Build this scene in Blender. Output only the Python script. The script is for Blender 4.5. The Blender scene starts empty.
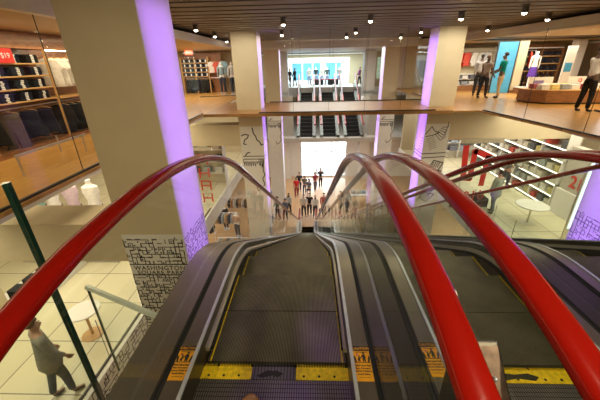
import bpy, bmesh, math, random
from mathutils import Vector, Matrix
random.seed(7)
scn = bpy.context.scene
COL = scn.collection
PI = math.pi

# ------------------------------------------------------------------ materials
def mat(name, color, rough=0.5, metal=0.0, var=0.08, scale=8.0, emit=None, estr=0.0, coat=0.0, bump=0.0, stretch=None, spec=None):
    m = bpy.data.materials.new(name); m.use_nodes = True
    nt = m.node_tree; b = nt.nodes['Principled BSDF']
    tc = nt.nodes.new('ShaderNodeTexCoord'); mp = nt.nodes.new('ShaderNodeMapping')
    nt.links.new(tc.outputs['Object'], mp.inputs['Vector'])
    if stretch: mp.inputs['Scale'].default_value = stretch
    nz = nt.nodes.new('ShaderNodeTexNoise'); nz.inputs['Scale'].default_value = scale; nz.inputs['Detail'].default_value = 3
    nt.links.new(mp.outputs['Vector'], nz.inputs['Vector'])
    rp = nt.nodes.new('ShaderNodeValToRGB')
    c = color
    rp.color_ramp.elements[0].position = 0.3; rp.color_ramp.elements[1].position = 0.7
    rp.color_ramp.elements[0].color = (c[0]*(1-var), c[1]*(1-var), c[2]*(1-var), 1)
    rp.color_ramp.elements[1].color = (min(1, c[0]*(1+var)), min(1, c[1]*(1+var)), min(1, c[2]*(1+var)), 1)
    nt.links.new(nz.outputs['Fac'], rp.inputs['Fac'])
    nt.links.new(rp.outputs['Color'], b.inputs['Base Color'])
    b.inputs['Roughness'].default_value = rough; b.inputs['Metallic'].default_value = metal
    b.inputs['Coat Weight'].default_value = coat
    if spec is not None: b.inputs['Specular IOR Level'].default_value = spec
    if emit: b.inputs['Emission Color'].default_value = (*emit, 1); b.inputs['Emission Strength'].default_value = estr
    if bump:
        bp = nt.nodes.new('ShaderNodeBump'); bp.inputs['Strength'].default_value = bump
        nt.links.new(nz.outputs['Fac'], bp.inputs['Height']); nt.links.new(bp.outputs['Normal'], b.inputs['Normal'])
    return m

def stripes(name, c1, c2, period, axis=0, duty=0.5, rough=0.5, metal=0.0, soft=0.1, bump=0.0, seams=None, var=0.0):
    """fine parallel lines across one axis; seams = (period, axis, colour) adds a second set of thin joints"""
    m = bpy.data.materials.new(name); m.use_nodes = True
    nt = m.node_tree; b = nt.nodes['Principled BSDF']
    tc = nt.nodes.new('ShaderNodeTexCoord'); sp = nt.nodes.new('ShaderNodeSeparateXYZ')
    nt.links.new(tc.outputs['Object'], sp.inputs[0])
    def tri(ax, per):
        a = nt.nodes.new('ShaderNodeMath'); a.operation = 'DIVIDE'; a.inputs[1].default_value = per
        nt.links.new(sp.outputs[ax], a.inputs[0])
        f = nt.nodes.new('ShaderNodeMath'); f.operation = 'FRACT'; nt.links.new(a.outputs[0], f.inputs[0])
        return f
    f = tri(axis, period)
    r = nt.nodes.new('ShaderNodeValToRGB')
    r.color_ramp.elements[0].position = max(0, duty-soft); r.color_ramp.elements[1].position = min(1, duty+soft)
    r.color_ramp.elements[0].color = (*c1, 1); r.color_ramp.elements[1].color = (*c2, 1)
    nt.links.new(f.outputs[0], r.inputs['Fac'])
    out = r.outputs['Color']
    if seams:
        g = tri(seams[1], seams[0]); l = nt.nodes.new('ShaderNodeMath'); l.operation = 'LESS_THAN'; l.inputs[1].default_value = seams[3]
        nt.links.new(g.outputs[0], l.inputs[0])
        mx = nt.nodes.new('ShaderNodeMixRGB'); nt.links.new(l.outputs[0], mx.inputs['Fac']); nt.links.new(out, mx.inputs[1]); mx.inputs[2].default_value = (*seams[2], 1)
        out = mx.outputs[0]
    if var:
        nz = nt.nodes.new('ShaderNodeTexNoise'); nz.inputs['Scale'].default_value = 4; nz.inputs['Detail'].default_value = 4
        nt.links.new(tc.outputs['Object'], nz.inputs['Vector'])
        rr = nt.nodes.new('ShaderNodeValToRGB'); rr.color_ramp.elements[0].color = (1-var,)*3+(1,); rr.color_ramp.elements[0].position = .3; rr.color_ramp.elements[1].position = .7
        nt.links.new(nz.outputs['Fac'], rr.inputs['Fac'])
        mu = nt.nodes.new('ShaderNodeMixRGB'); mu.blend_type = 'MULTIPLY'; mu.inputs['Fac'].default_value = 1
        nt.links.new(out, mu.inputs[1]); nt.links.new(rr.outputs[0], mu.inputs[2]); out = mu.outputs[0]
    nt.links.new(out, b.inputs['Base Color'])
    b.inputs['Roughness'].default_value = rough; b.inputs['Metallic'].default_value = metal
    if bump:
        bp = nt.nodes.new('ShaderNodeBump'); bp.inputs['Strength'].default_value = bump; bp.inputs['Distance'].default_value = .003
        nt.links.new(f.outputs[0], bp.inputs['Height']); nt.links.new(bp.outputs['Normal'], b.inputs['Normal'])
    return m

def wood(name, c1, c2, plank=.14, along=1, rough=.3):
    m = bpy.data.materials.new(name); m.use_nodes = True
    nt = m.node_tree; b = nt.nodes['Principled BSDF']
    tc = nt.nodes.new('ShaderNodeTexCoord'); mp = nt.nodes.new('ShaderNodeMapping')
    if along == 1: mp.inputs['Rotation'].default_value = (0, 0, PI/2)
    nt.links.new(tc.outputs['Object'], mp.inputs['Vector'])
    br = nt.nodes.new('ShaderNodeTexBrick')
    br.inputs['Color1'].default_value = (*c1, 1); br.inputs['Color2'].default_value = (*c2, 1)
    br.inputs['Mortar'].default_value = (c1[0]*.55, c1[1]*.5, c1[2]*.45, 1)
    br.inputs['Scale'].default_value = 1; br.inputs['Mortar Size'].default_value = .003
    br.inputs['Brick Width'].default_value = 1.3; br.inputs['Row Height'].default_value = plank
    nt.links.new(mp.outputs[0], br.inputs['Vector'])
    m2 = nt.nodes.new('ShaderNodeMapping'); m2.inputs['Scale'].default_value = (1, 14, 1)
    nt.links.new(mp.outputs[0], m2.inputs['Vector'])
    nz = nt.nodes.new('ShaderNodeTexNoise'); nz.inputs['Scale'].default_value = 3; nz.inputs['Detail'].default_value = 5
    nt.links.new(m2.outputs[0], nz.inputs['Vector'])
    rr = nt.nodes.new('ShaderNodeValToRGB'); rr.color_ramp.elements[0].color = (.62, .58, .52, 1); rr.color_ramp.elements[0].position = .3; rr.color_ramp.elements[1].position = .7
    nt.links.new(nz.outputs['Fac'], rr.inputs['Fac'])
    mu = nt.nodes.new('ShaderNodeMixRGB'); mu.blend_type = 'MULTIPLY'; mu.inputs['Fac'].default_value = 1
    nt.links.new(br.outputs['Color'], mu.inputs[1]); nt.links.new(rr.outputs[0], mu.inputs[2])
    nt.links.new(mu.outputs[0], b.inputs['Base Color']); b.inputs['Roughness'].default_value = rough
    return m

def tiles(name, c, joint, w=1.0, d=1.0, rough=.3, jw=.008):
    m = bpy.data.materials.new(name); m.use_nodes = True
    nt = m.node_tree; b = nt.nodes['Principled BSDF']
    tc = nt.nodes.new('ShaderNodeTexCoord')
    br = nt.nodes.new('ShaderNodeTexBrick'); br.offset = 0
    br.inputs['Color1'].default_value = (*c, 1); br.inputs['Color2'].default_value = (c[0]*.93, c[1]*.93, c[2]*.92, 1)
    br.inputs['Mortar'].default_value = (*joint, 1); br.inputs['Scale'].default_value = 1
    br.inputs['Mortar Size'].default_value = jw; br.inputs['Brick Width'].default_value = w; br.inputs['Row Height'].default_value = d
    nt.links.new(tc.outputs['Object'], br.inputs['Vector'])
    nt.links.new(br.outputs['Color'], b.inputs['Base Color']); b.inputs['Roughness'].default_value = rough
    return m

def glass(name, tint=(.9, .95, .92), ior=1.5, rough=0.0, boost=1.0):
    m = bpy.data.materials.new(name); m.use_nodes = True
    nt = m.node_tree; nt.nodes.clear()
    o = nt.nodes.new('ShaderNodeOutputMaterial'); mx = nt.nodes.new('ShaderNodeMixShader')
    t = nt.nodes.new('ShaderNodeBsdfTransparent'); g = nt.nodes.new('ShaderNodeBsdfGlossy'); f = nt.nodes.new('ShaderNodeFresnel')
    mm = nt.nodes.new('ShaderNodeMath'); mm.operation = 'MULTIPLY'; mm.inputs[1].default_value = boost; mm.use_clamp = True
    t.inputs['Color'].default_value = (*tint, 1); g.inputs['Roughness'].default_value = rough; f.inputs['IOR'].default_value = ior
    g.inputs['Color'].default_value = (.95, 1, .97, 1)
    ge = nt.nodes.new('ShaderNodeNewGeometry'); fr = nt.nodes.new('ShaderNodeMath'); fr.operation = 'SUBTRACT'; fr.inputs[0].default_value = 1
    nt.links.new(ge.outputs['Backfacing'], fr.inputs[1]); m2 = nt.nodes.new('ShaderNodeMath'); m2.operation = 'MULTIPLY'
    nt.links.new(f.outputs[0], m2.inputs[0]); nt.links.new(fr.outputs[0], m2.inputs[1])
    nt.links.new(m2.outputs[0], mm.inputs[0]); nt.links.new(mm.outputs[0], mx.inputs[0])
    nt.links.new(t.outputs[0], mx.inputs[1]); nt.links.new(g.outputs[0], mx.inputs[2]); nt.links.new(mx.outputs[0], o.inputs['Surface'])
    return m

M = {}
M['cream'] = mat('cream_paint', (.62, .52, .34), .6, var=.03, scale=3)
M['white'] = mat('white_paint', (.78, .75, .70), .5, var=.03, scale=3)
M['lilac'] = mat('pale_side_paint', (.78, .75, .78), .45, var=.02, scale=3)
M['ink'] = mat('black_ink', (.015, .015, .015), .6)
M['inkpurple'] = mat('grey_ink', (.12, .10, .16), .6)
M['slat'] = mat('ceiling_slat', (.17, .142, .120), .55, var=.12, scale=2)
M['black'] = mat('black_void', (.01, .01, .01), .8)
M['wood'] = wood('oak_floor', (.52, .27, .07), (.62, .34, .095), .16, 1, .28)
M['woodx'] = wood('oak_bridge_floor', (.36, .18, .06), (.44, .23, .085), .16, 0, .28)
M['oak'] = mat('oak_shelf', (.58, .34, .13), .4, var=.2, scale=3, stretch=(1, 1, 10))
M['walnut'] = mat('walnut_panel', (.30, .13, .05), .35, var=.25, scale=3, stretch=(2, 2, 8))
M['tile'] = tiles('cream_tile', (.74, .67, .47), (.25, .22, .17), 1.2, 1.2, .25, .012)
M['tile2'] = tiles('tan_tile', (.60, .38, .20), (.35, .25, .16), 1.2, 1.2, .35)
M['red_rail'] = mat('red_rubber_handrail', (.30, .007, .003), .22, var=.05, coat=.2, spec=.22)
M['steel'] = mat('brushed_steel', (.36, .32, .27), .33, metal=.85, var=.07, scale=5, stretch=(60, 1, 60))
M['steel_dark'] = mat('dark_brushed_steel', (.13, .118, .10), .35, metal=.85, var=.08, scale=5, stretch=(60, 1, 60))
M['chrome'] = mat('polished_trim', (.80, .84, .95), .3, metal=.45)
M['alu'] = mat('aluminium_strip', (.62, .57, .47), .3, metal=.6)
M['rubber'] = mat('black_rubber', (.012, .012, .012), .6)
M['tread'] = stripes('ribbed_tread', (.05, .045, .028), (.33, .30, .20), .0093, 0, .45, .42, .6, .15, bump=.5, var=.4)
M['riser'] = stripes('ribbed_riser', (.010, .010, .010), (.04, .037, .03), .0185, 0, .5, .5, .5)
M['yellow'] = mat('yellow_paint', (.80, .56, .012), .45, var=.22, scale=40)
M['comb'] = stripes('yellow_comb', (.74, .50, .015), (.50, .33, .01), .0185, 0, .8, .5, 0, .08, var=.35)
M['plate'] = stripes('ribbed_landing_plate', (.10, .09, .09), (.36, .335, .32), .0125, 0, .4, .38, .7, .15, bump=.4, seams=(.024, 1, (.08, .07, .07), .16), var=.3)
M['combgrey'] = stripes('grey_comb', (.22, .21, .19), (.09, .085, .08), .0185, 0, .7, .4, .7, .1, var=.4)
M['sticker'] = mat('orange_sticker', (.80, .36, .012), .5, var=.03)
M['stickerwhite'] = mat('white_sticker', (.75, .75, .72), .5)
M['redp'] = mat('red_print', (.62, .02, .015), .5)
M['glass'] = glass('clear_glass', (.97, .99, .975), 1.5, 0, .6)
M['glass_far'] = glass('partition_glass', (.985, .99, .985), 1.45, 0, .5)
M['smoke'] = glass('storefront_glass', (.95, .945, .93), 1.45, 0, .35)
M['greenedge'] = mat('green_glass_edge', (.012, .05, .035), .15, var=.1, coat=.5)
M['paleedge'] = mat('pale_glass_edge', (.55, .60, .52), .2)
M['joint'] = mat('dark_joint', (.04, .035, .03), .4)
M['lampw'] = mat('lamp_face', (1, .95, .85), .5, emit=(1, .86, .62), estr=22)
M['exit'] = mat('lit_exit_sign', (.8, .08, .03), .5, emit=(1, .10, .04), estr=2.2)
M['ledstrip'] = mat('lit_shelf_strip', (1, .95, .8), .5, emit=(1, .93, .72), estr=3.0)
M['litwall'] = mat('backlit_white_panel', (.9, .95, 1), .5, emit=(.82, .97, 1), estr=.85)
M['bluewin'] = mat('lit_blue_panel', (.12, .40, .62), .5, var=.25, scale=4, emit=(.13, .45, .68), estr=.45)
M['blue'] = mat('blue_wall_panel', (.06, .33, .58), .5, var=.08)
M['screen'] = mat('lit_screen', (.6, .65, .8), .3, emit=(.75, .82, 1), estr=1.0)
M['screenblue'] = mat('lit_screen_blue', (.05, .07, .4), .3, emit=(.06, .08, .5), estr=.8)
M['litblue'] = mat('lit_window_strip', (.7, .9, 1), .3, emit=(.65, .88, 1), estr=1.5)
M['skin'] = mat('skin_tone', (.46, .27, .18), .5)
M['skin_dark'] = mat('dark_skin_tone', (.10, .055, .035), .5)
M['hair'] = mat('dark_hair', (.02, .014, .01), .6)
M['hair_brown'] = mat('brown_hair', (.16, .08, .035), .6)
M['leather'] = mat('tan_leather', (.33, .14, .05), .45)
M['asphalt'] = mat('pale_pavement', (.55, .56, .57), .9, var=.1)
M['stone'] = mat('grey_stone_wall', (.50, .46, .39), .7, var=.12, scale=14)
def cloth(c): 
    k = 'cloth_%03d_%03d_%03d' % tuple(int(v*255) for v in c)
    if k not in M: M[k] = mat(k, c, .85, var=.12, scale=14, bump=.15, spec=.12)
    return M[k]

# ------------------------------------------------------------------ mesh helpers
class MB:
    def __init__(s): s.v = []; s.f = []; s.mi = []; s.sm = []
    def add(s, vs, fs, mi=0, smooth=False):
        o = len(s.v); s.v += [tuple(v) for v in vs]
        for f in fs: s.f.append([o+i for i in f]); s.mi.append(mi); s.sm.append(smooth)
        return s
    def box(s, x0, x1, y0, y1, z0, z1, mi=0, rot=None, piv=None):
        vs = [Vector((x, y, z)) for z in (z0, z1) for y in (y0, y1) for x in (x0, x1)]
        if rot is not None:
            p = Vector(piv or ((x0+x1)/2, (y0+y1)/2, (z0+z1)/2)); vs = [rot @ (v-p)+p for v in vs]
        return s.add(vs, [(0, 2, 3, 1), (4, 5, 7, 6), (0, 1, 5, 4), (2, 6, 7, 3), (0, 4, 6, 2), (1, 3, 7, 5)], mi)
    def prism(s, poly, z0, z1, mi=0, fn=None):
        """poly in (a,b), extruded along third; fn maps (a,b,c)->xyz"""
        fn = fn or (lambda a, b, c: (a, b, c)); n = len(poly)
        vs = [fn(a, b, z0) for a, b in poly]+[fn(a, b, z1) for a, b in poly]
        fs = [tuple(range(n))[::-1], tuple(range(n, 2*n))]+[(i, (i+1) % n, n+(i+1) % n, n+i) for i in range(n)]
        return s.add(vs, fs, mi)
    def tube(s, pts, rad, seg=8, mi=0, sx=1.0, up=(0, 0, 1)):
        pts = [Vector(p) for p in pts]; n = len(pts)
        if not hasattr(rad, '__len__'): rad = [rad]*n
        vs = []
        for i, p in enumerate(pts):
            t = (pts[min(i+1, n-1)]-pts[max(i-1, 0)]).normalized()
            a = t.cross(Vector(up))
            if a.length < 1e-3: a = t.cross(Vector((1, 0, 0)))
            a.normalize(); b = a.cross(t)
            for k in range(seg):
                an = 2*PI*k/seg; vs.append(p+a*math.cos(an)*rad[i]*sx+b*math.sin(an)*rad[i])
        fs = [(i*seg+k, i*seg+(k+1) % seg, (i+1)*seg+(k+1) % seg, (i+1)*seg+k) for i in range(n-1) for k in range(seg)]
        s.add(vs, fs, mi, True); s.add(vs[:seg], [tuple(range(seg))[::-1]], mi); s.add(vs[-seg:], [tuple(range(seg))], mi)
        return s
    def lathe(s, prof, c=(0, 0, 0), seg=24, mi=0, sx=1, sy=1, smooth=True):
        vs = [(c[0]+r*sx*math.cos(2*PI*k/seg), c[1]+r*sy*math.sin(2*PI*k/seg), c[2]+z) for r, z in prof for k in range(seg)]
        n = len(prof)
        fs = [(i*seg+k, i*seg+(k+1) % seg, (i+1)*seg+(k+1) % seg, (i+1)*seg+k) for i in range(n-1) for k in range(seg)]
        s.add(vs, fs, mi, smooth); s.add(vs[:seg], [tuple(range(seg))[::-1]], mi); s.add(vs[-seg:], [tuple(range(seg))], mi)
        return s
    def ball(s, c, r, sx=1, sy=1, sz=1, seg=12, rings=8, mi=0):
        prof = [(max(1e-4, r*math.sin(PI*i/rings)), -r*sz*math.cos(PI*i/rings)) for i in range(rings+1)]
        return s.lathe(prof, c, seg, mi, sx, sy)
    def sweep(s, path, section, x0=0, mi=0, caps=True):
        """section pts (x, n) swept along a (y,z) path lying in a plane of constant x"""
        n = len(path); k = len(section); vs = []
        for i, (y, z) in enumerate(path):
            y0, z0 = path[max(i-1, 0)]; y1, z1 = path[min(i+1, n-1)]
            t = Vector((y1-y0, z1-z0)).normalized(); nn = Vector((-t.y, t.x))
            for (a, b) in section: vs.append((x0+a, y+nn.x*b, z+nn.y*b))
        fs = [(i*k+j, (i+1)*k+j, (i+1)*k+(j+1) % k, i*k+(j+1) % k) for i in range(n-1) for j in range(k)]
        s.add(vs, fs, mi, True)
        if caps: s.add(vs[:k], [tuple(range(k))], mi); s.add(vs[-k:], [tuple(range(k))[::-1]], mi)
        return s
    def build(s, name, mats, parent=None, bevel=0, auto=True):
        me = bpy.data.meshes.new(name); me.from_pydata(s.v, [], s.f)
        if not isinstance(mats, (list, tuple)): mats = [mats]
        for m in mats: me.materials.append(m)
        for p, mi, sm in zip(me.polygons, s.mi, s.sm): p.material_index = mi; p.use_smooth = sm
        bm = bmesh.new(); bm.from_mesh(me); bmesh.ops.recalc_face_normals(bm, faces=bm.faces); bm.to_mesh(me); bm.free()
        if any(s.sm): me.set_sharp_from_angle(angle=math.radians(38))
        o = bpy.data.objects.new(name, me); COL.objects.link(o); o.parent = parent
        if bevel:
            b = o.modifiers.new('bevel', 'BEVEL'); b.width = bevel; b.segments = 2; b.limit_method = 'ANGLE'
        return o

def tag(o, label=None, cat=None, group=None, kind=None):
    if label and len(label.split()) > 16: print('LONG', len(label.split()), label)
    if label: o['label'] = label
    if cat: o['category'] = cat
    if group: o['group'] = group
    if kind: o['kind'] = kind
    return o
def thing(name, label, cat, loc=(0, 0, 0), rz=0, group=None):
    o = bpy.data.objects.new(name, None); COL.objects.link(o); o.location = loc; o.rotation_euler = (0, 0, rz)
    o.empty_display_size = .1
    return tag(o, label, cat, group)
def struct(name, mb, m): return tag(mb.build(name, m), kind='structure')
def copy_tree(o, parent=None):
    c = o.copy(); COL.objects.link(c)
    if parent: c.parent = parent
    for ch in [x for x in KIDS.get(o.name, [])]:
        copy_tree(ch, c)
    return c
KIDS = {}
def index_kids():
    KIDS.clear()
    for o in bpy.data.objects:
        if o.parent: KIDS.setdefault(o.parent.name, []).append(o)
def clone(o, loc, rz=0, label=None, group=None):
    index_kids(); c = copy_tree(o); c.location = loc; c.rotation_euler = (0, 0, rz)
    if label: c['label'] = label
    if group: c['group'] = group
    return c
def textmesh(name, s, size, m, parent, M4, extrude=.001, bold=0.0, spacing=1.0):
    cu = bpy.data.curves.new(name, 'FONT'); cu.body = s; cu.size = size; cu.extrude = extrude; cu.align_x = 'CENTER'; cu.align_y = 'CENTER'
    cu.offset = bold; cu.space_character = spacing
    t = bpy.data.objects.new(name, cu); COL.objects.link(t)
    me = bpy.data.meshes.new_from_object(t.evaluated_get(bpy.context.evaluated_depsgraph_get()))
    bpy.data.objects.remove(t); me.transform(M4); me.materials.clear(); me.materials.append(m)
    o = bpy.data.objects.new(name, me); COL.objects.link(o); o.parent = parent
    return o
def skin(name, pts, edges, rad, m, parent=None, sub=1):
    me = bpy.data.meshes.new(name); me.from_pydata(pts, edges, []); me.materials.append(m)
    o = bpy.data.objects.new(name, me); COL.objects.link(o)
    sk = o.modifiers.new('skin', 'SKIN'); sk.use_smooth_shade = True
    for i, v in enumerate(me.skin_vertices[0].data):
        r = rad[i]; v.radius = r if hasattr(r, '__len__') else (r, r); v.use_root = (i == 0)
    if sub:
        ss = o.modifiers.new('sub', 'SUBSURF'); ss.levels = ss.render_levels = sub
    me2 = bpy.data.meshes.new_from_object(o.evaluated_get(bpy.context.evaluated_depsgraph_get()))
    bpy.data.objects.remove(o); me2.name = name
    o = bpy.data.objects.new(name, me2); COL.objects.link(o); o.parent = parent
    if not me2.materials: me2.materials.append(m)
    return o

# ------------------------------------------------------------------ people
def person(name, label, cat, loc, rz=0, H=1.72, top=(.1, .1, .1), bottom=(.05, .05, .06), skinm='skin', hair='hair',
           stride=.0, larm=(0, 0), rarm=(0, 0), group=None, sleeve='long', legs='long', lean=0.0, headturn=0.0, longhair=False,
           mannequin=False, coat=False, hands=True, sub=1, shoes=(.02, .02, .02), female=False):
    """faces +Y. arms: (raise forward angle, elbow bend) in radians"""
    r = thing(name, label, cat, loc, rz, group)
    k = H/1.72; sh = (.165 if female else .19)*k
    def P(x, y, z): return Vector((x*k, y*k + lean*max(0, z-.9)*k, z*k))
    hip = P(0, 0, .93); 
    pts = [hip, P(0, 0, 1.12), P(0, 0, 1.30), P(0, 0, 1.42), P(0, .01, 1.50), P(0, .02, 1.57), P(0, .015, 1.66)]
    rad = [(.135*k, .10*k), (.12*k, .09*k), (.14*k, .10*k), (.085*k, .07*k), (.05*k, .05*k), (.068*k, .08*k), (.072*k, .085*k)]
    edges = [(0, 1), (1, 2), (2, 3), (3, 4), (4, 5), (5, 6)]
    # nose
    def addp(p, rr, par):
        pts.append(p); rad.append((rr*k, rr*k)); edges.append((par, len(pts)-1)); return len(pts)-1
    if not mannequin: addp(P(0, .115, 1.585), .013, 5)
    arms = []
    for s, (ra, eb) in ((-1, larm), (1, rarm)):
        S = P(s*.19*(.9 if female else 1), 0, 1.40)
        a = ra; d1 = Vector((s*.10, math.sin(a), -math.cos(a))).normalized(); E = S+d1*.28*k
        b = ra+eb; d2 = Vector((s*.02, math.sin(b), -math.cos(b))).normalized(); W = E+d2*.25*k
        i = addp(S, .062, 3); j = addp(S+(E-S)*.5, .05, i); j = addp(E, .042, j); j = addp(E+(W-E)*.5, .038, j); w = addp(W, .027, j)
        if hands:
            pm = addp(W+d2*.06*k, .034, w); q = d2.cross(Vector((s, 0, 0))).normalized()
            for t_, L in ((-.03, .055), (-.01, .066), (.01, .062), (.03, .05)):
                base = W+d2*.085*k+q*t_*k; f1 = addp(base, .0105, pm); addp(base+(d2+q*t_*3).normalized()*L*k*.6+Vector((-s*.012*k, 0, 0)), .0095, f1)
            th = addp(W+d2*.04*k+q*.045*k, .012, pm)
        arms.append((S, E, W))
    lg = []
    for s in (-1, 1):
        yo = stride*s
        h = P(s*.09, 0, .88); kn = P(s*.095, yo*.55+.02, .49); an = P(s*.095, yo-.02, .09); toe = P(s*.115, yo+.15, .035)
        i = addp(h, .085, 0); j = addp(h+(kn-h)*.5, .078, i); j = addp(kn, .056, j); j = addp(kn+(an-kn)*.35, .055, j); j = addp(an, .037, j); j = addp(P(s*.10, yo+.05, .04), .036, j); addp(toe, .03, j)
        lg.append((h, kn, an, toe))
    sm = M['white'] if mannequin else M[skinm]
    skin('body', pts, edges, rad, sm, r, sub)
    # clothing
    tp = cloth(top)
    cp = [P(0, 0, .90 if not coat else .62), P(0, 0, 1.12), P(0, 0, 1.30), P(0, 0, 1.415), P(0, .005, 1.47)]
    cr = [(.16*k, .125*k), (.142*k, .112*k), (.165*k, .125*k), (.10*k, .088*k), (.062*k, .062*k)]
    if coat: cp.insert(1, P(0, 0, .9)); cr.insert(1, (.215*k, .175*k)); cr[0] = (.27*k, .22*k); cr[2] = (.17*k, .135*k)
    ce = [(i, i+1) for i in range(len(cp)-1)]; nb = len(cp)-2
    for (S, E, W) in arms:
        b0 = len(cp); cp.append(S); cr.append((.08*k, .08*k)); ce.append((nb, b0))
        end = S+(E-S)*.7 if sleeve == 'short' else None
        if sleeve == 'short': cp.append(end); cr.append((.066*k,)*2); ce.append((b0, b0+1))
        elif sleeve == 'long':
            for q, rr in ((E, .056), (E+(W-E)*.92, .042)): cp.append(q); cr.append((rr*k,)*2); ce.append((len(cp)-2, len(cp)-1))
    if not (mannequin and sleeve == 'none'): skin('coat' if coat else 'shirt', cp, ce, cr, tp, r, sub)
    bt = cloth(bottom)
    if legs == 'skirt':
        m = MB(); m.lathe([(.15*k, .95*k), (.17*k, .85*k), (.22*k, .5*k), (.215*k, .5*k), (.14*k, .94*k)], (0, 0, 0), 16, sy=.8); m.build('skirt', bt, r)
    else:
        q = [P(0, 0, .97), P(0, 0, .90)]; qr = [(.148*k, .115*k), (.15*k, .118*k)]; qe = [(0, 1)]
        for (h, kn, an, toe) in lg:
            b0 = len(q); q.append(h); qr.append((.10*k,)*2); qe.append((1, b0))
            chain = ((h+(kn-h)*.5, .093), (kn, .072), (an, .058)) if legs == 'long' else ((h+(kn-h)*.55, .095),)
            for pt, rr in chain: q.append(pt); qr.append((rr*k,)*2); qe.append((len(q)-2, len(q)-1))
        skin('trousers' if legs == 'long' else 'shorts', q, qe, qr, bt, r, sub)
    if not mannequin:
        hc = P(0, .0, 1.655)
        m = MB()
        vs = []; seg = 14; rings = 7
        R = .098*k
        for i in range(rings+1):
            th = PI*.62*i/rings
            for j in range(seg):
                an = 2*PI*j/seg; back = math.sin(an) < .25
                t2 = th if back else th*.62
                vs.append((hc.x+R*.86*math.sin(t2)*math.cos(an), hc.y+R*math.sin(t2)*math.sin(an)-.004, hc.z+R*1.02*math.cos(t2)))
        m.add(vs, [(i*seg+j, i*seg+(j+1) % seg, (i+1)*seg+(j+1) % seg, (i+1)*seg+j) for i in range(rings) for j in range(seg)], 0, True)
        if longhair:
            m.tube([(0, hc.y-.06*k, hc.z+.02), (0, hc.y-.10*k, hc.z-.12*k), (0, hc.y-.11*k, hc.z-.27*k)], [.06*k, .075*k, .03*k], 10, sx=1.3, up=(0, 1, 0))
        m.build('hair', M[hair], r)
        m = MB()
        for s in (-1, 1): m.ball((s*.028*k, P(0, .10, 1.61).y, 1.612*k), .0095*k, seg=8, rings=6)
        m.build('eyes', M['ink'], r)
        m = MB(); m.ball((0, P(0, .094, 1.55).y, 1.548*k), .02*k, sx=1, sy=.5, sz=.3, seg=8, rings=6); m.build('mouth', M['redp'], r)
    else:
        m = MB(); m.lathe([(.2, 0), (.2, .012), (.02, .014)], (0, 0, 0), 20); m.build('base', M['chrome'], r)
    if not mannequin or legs == 'long':
        for (h, kn, an, toe) in lg:
            skin('shoe', [an+Vector((0, 0, .0)), Vector((an.x, an.y+.03*k, .04*k)), Vector((toe.x, toe.y, .032*k))], [(0, 1), (1, 2)], [(.045*k,)*2, (.045*k, .04*k), (.036*k, .03*k)], cloth(shoes), r, sub)
    return r

# ------------------------------------------------------------------ camera
fy = Vector((10, 138, -306)).normalized(); up = Vector((-15, 680, 306)).normalized(); fx = fy.cross(up).normalized(); up = fx.cross(fy)
Rm = Matrix((fx, fy, up))          # camera-space -> world
cam = bpy.data.cameras.new('camera'); co = bpy.data.objects.new('camera', cam); COL.objects.link(co)
cam.sensor_width = 36; cam.lens = 306/600*36; cam.clip_start = .05; cam.clip_end = 300
co.matrix_world = Matrix.Translation((0, 0, 1.6)) @ Rm.to_4x4()
scn.camera = co

def stroke_rects(w, h, cell, rnd, lw):
    out = []
    nx = int(w/cell); nz = int(h/cell)
    for i in range(nx+1):
        for j in range(nz+1):
            x = i*cell; z = j*cell
            if rnd.random() < .62 and i < nx: out.append((x, x+cell+lw, z, z+lw*rnd.choice((1, 1, 1.8))))
            if rnd.random() < .55 and j < nz: out.append((x, x+lw*rnd.choice((1, 1, 1.5)), z, z+cell+lw))
            if rnd.random() < .25 and i < nx and j < nz: out.append((x+cell*.35, x+cell*.35+cell*.35, z+cell*.35, z+cell*.35+lw*2))
    return out
# ------------------------------------------------------------------ setting
m = MB(); m.box(-12, -3.74, -3, 21, -.05, 0); struct('floor', m, M['wood'])
m = MB(); m.prism([(4.86, 10.8), (5.68, 10.8), (6.25, 6.3), (7.2, -3), (16, -3), (16, 21), (5.2, 21), (5.2, 14.2), (4.86, 14.2)], -.05, 0); struct('floor', m, M['wood'])
m = MB(); m.box(-3.74, 4.86, 10.9, 14.2, -.10, 0); struct('floor', m, M['woodx'])
m = MB(); m.box(-1.36, 4.2, -3, .55, -.9, -.02); struct('floor', m, M['steel_dark'])
m = MB(); m.box(-12, 16, 31.5, 36, -.95, -.65); struct('floor', m, M['white'])
m = MB(); m.box(-12, -4.2, -3, 21, -4.35, -4); struct('floor', m, M['tile'])
m = MB(); m.box(6.2, 16, -3, 21, -4.35, -4); struct('floor', m, M['tile'])
m = MB(); m.box(-12, 16, 25.4, 36, -4.5, -4.2); struct('floor', m, M['white'])
m = MB(); m.box(-12, 16, -3, 28, -8.8, -8.4); struct('floor', m, M['tile2'])
m = MB(); m.box(-30, 40, 28, 60, -8.8, -8.42); struct('floor', m, M['asphalt'])
# walls
for nm, b_ in (('wall_left', (-12.2, -12, -3, 36, -8.8, 3)), ('wall_right', (16, 16.2, -3, 36, -8.8, 3)), ('wall_back', (-12.2, 16.2, -3.2, -3, -8.8, 3)), ('wall_far', (-12.2, 16.2, 36, 36.2, -4.5, 3))):
    m = MB(); m.box(*b_); struct(nm, m, M['cream'])
m = MB(); m.box(-12, -.9, 27.6, 28, -8.4, -4.5); m.box(3.3, 16, 27.6, 28, -8.4, -4.5); struct('wall_far', m, M['white'])
m = MB(); m.box(-12, -3.74, 20.7, 21, 0, 2.6); m.box(5.2, 16, 20.7, 21, 0, 2.6); m.box(-12, -4.2, 20.7, 21, -4, -.28); m.box(6.2, 16, 20.7, 21, -4, -.28); struct('wall_far', m, M['cream'])
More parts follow.
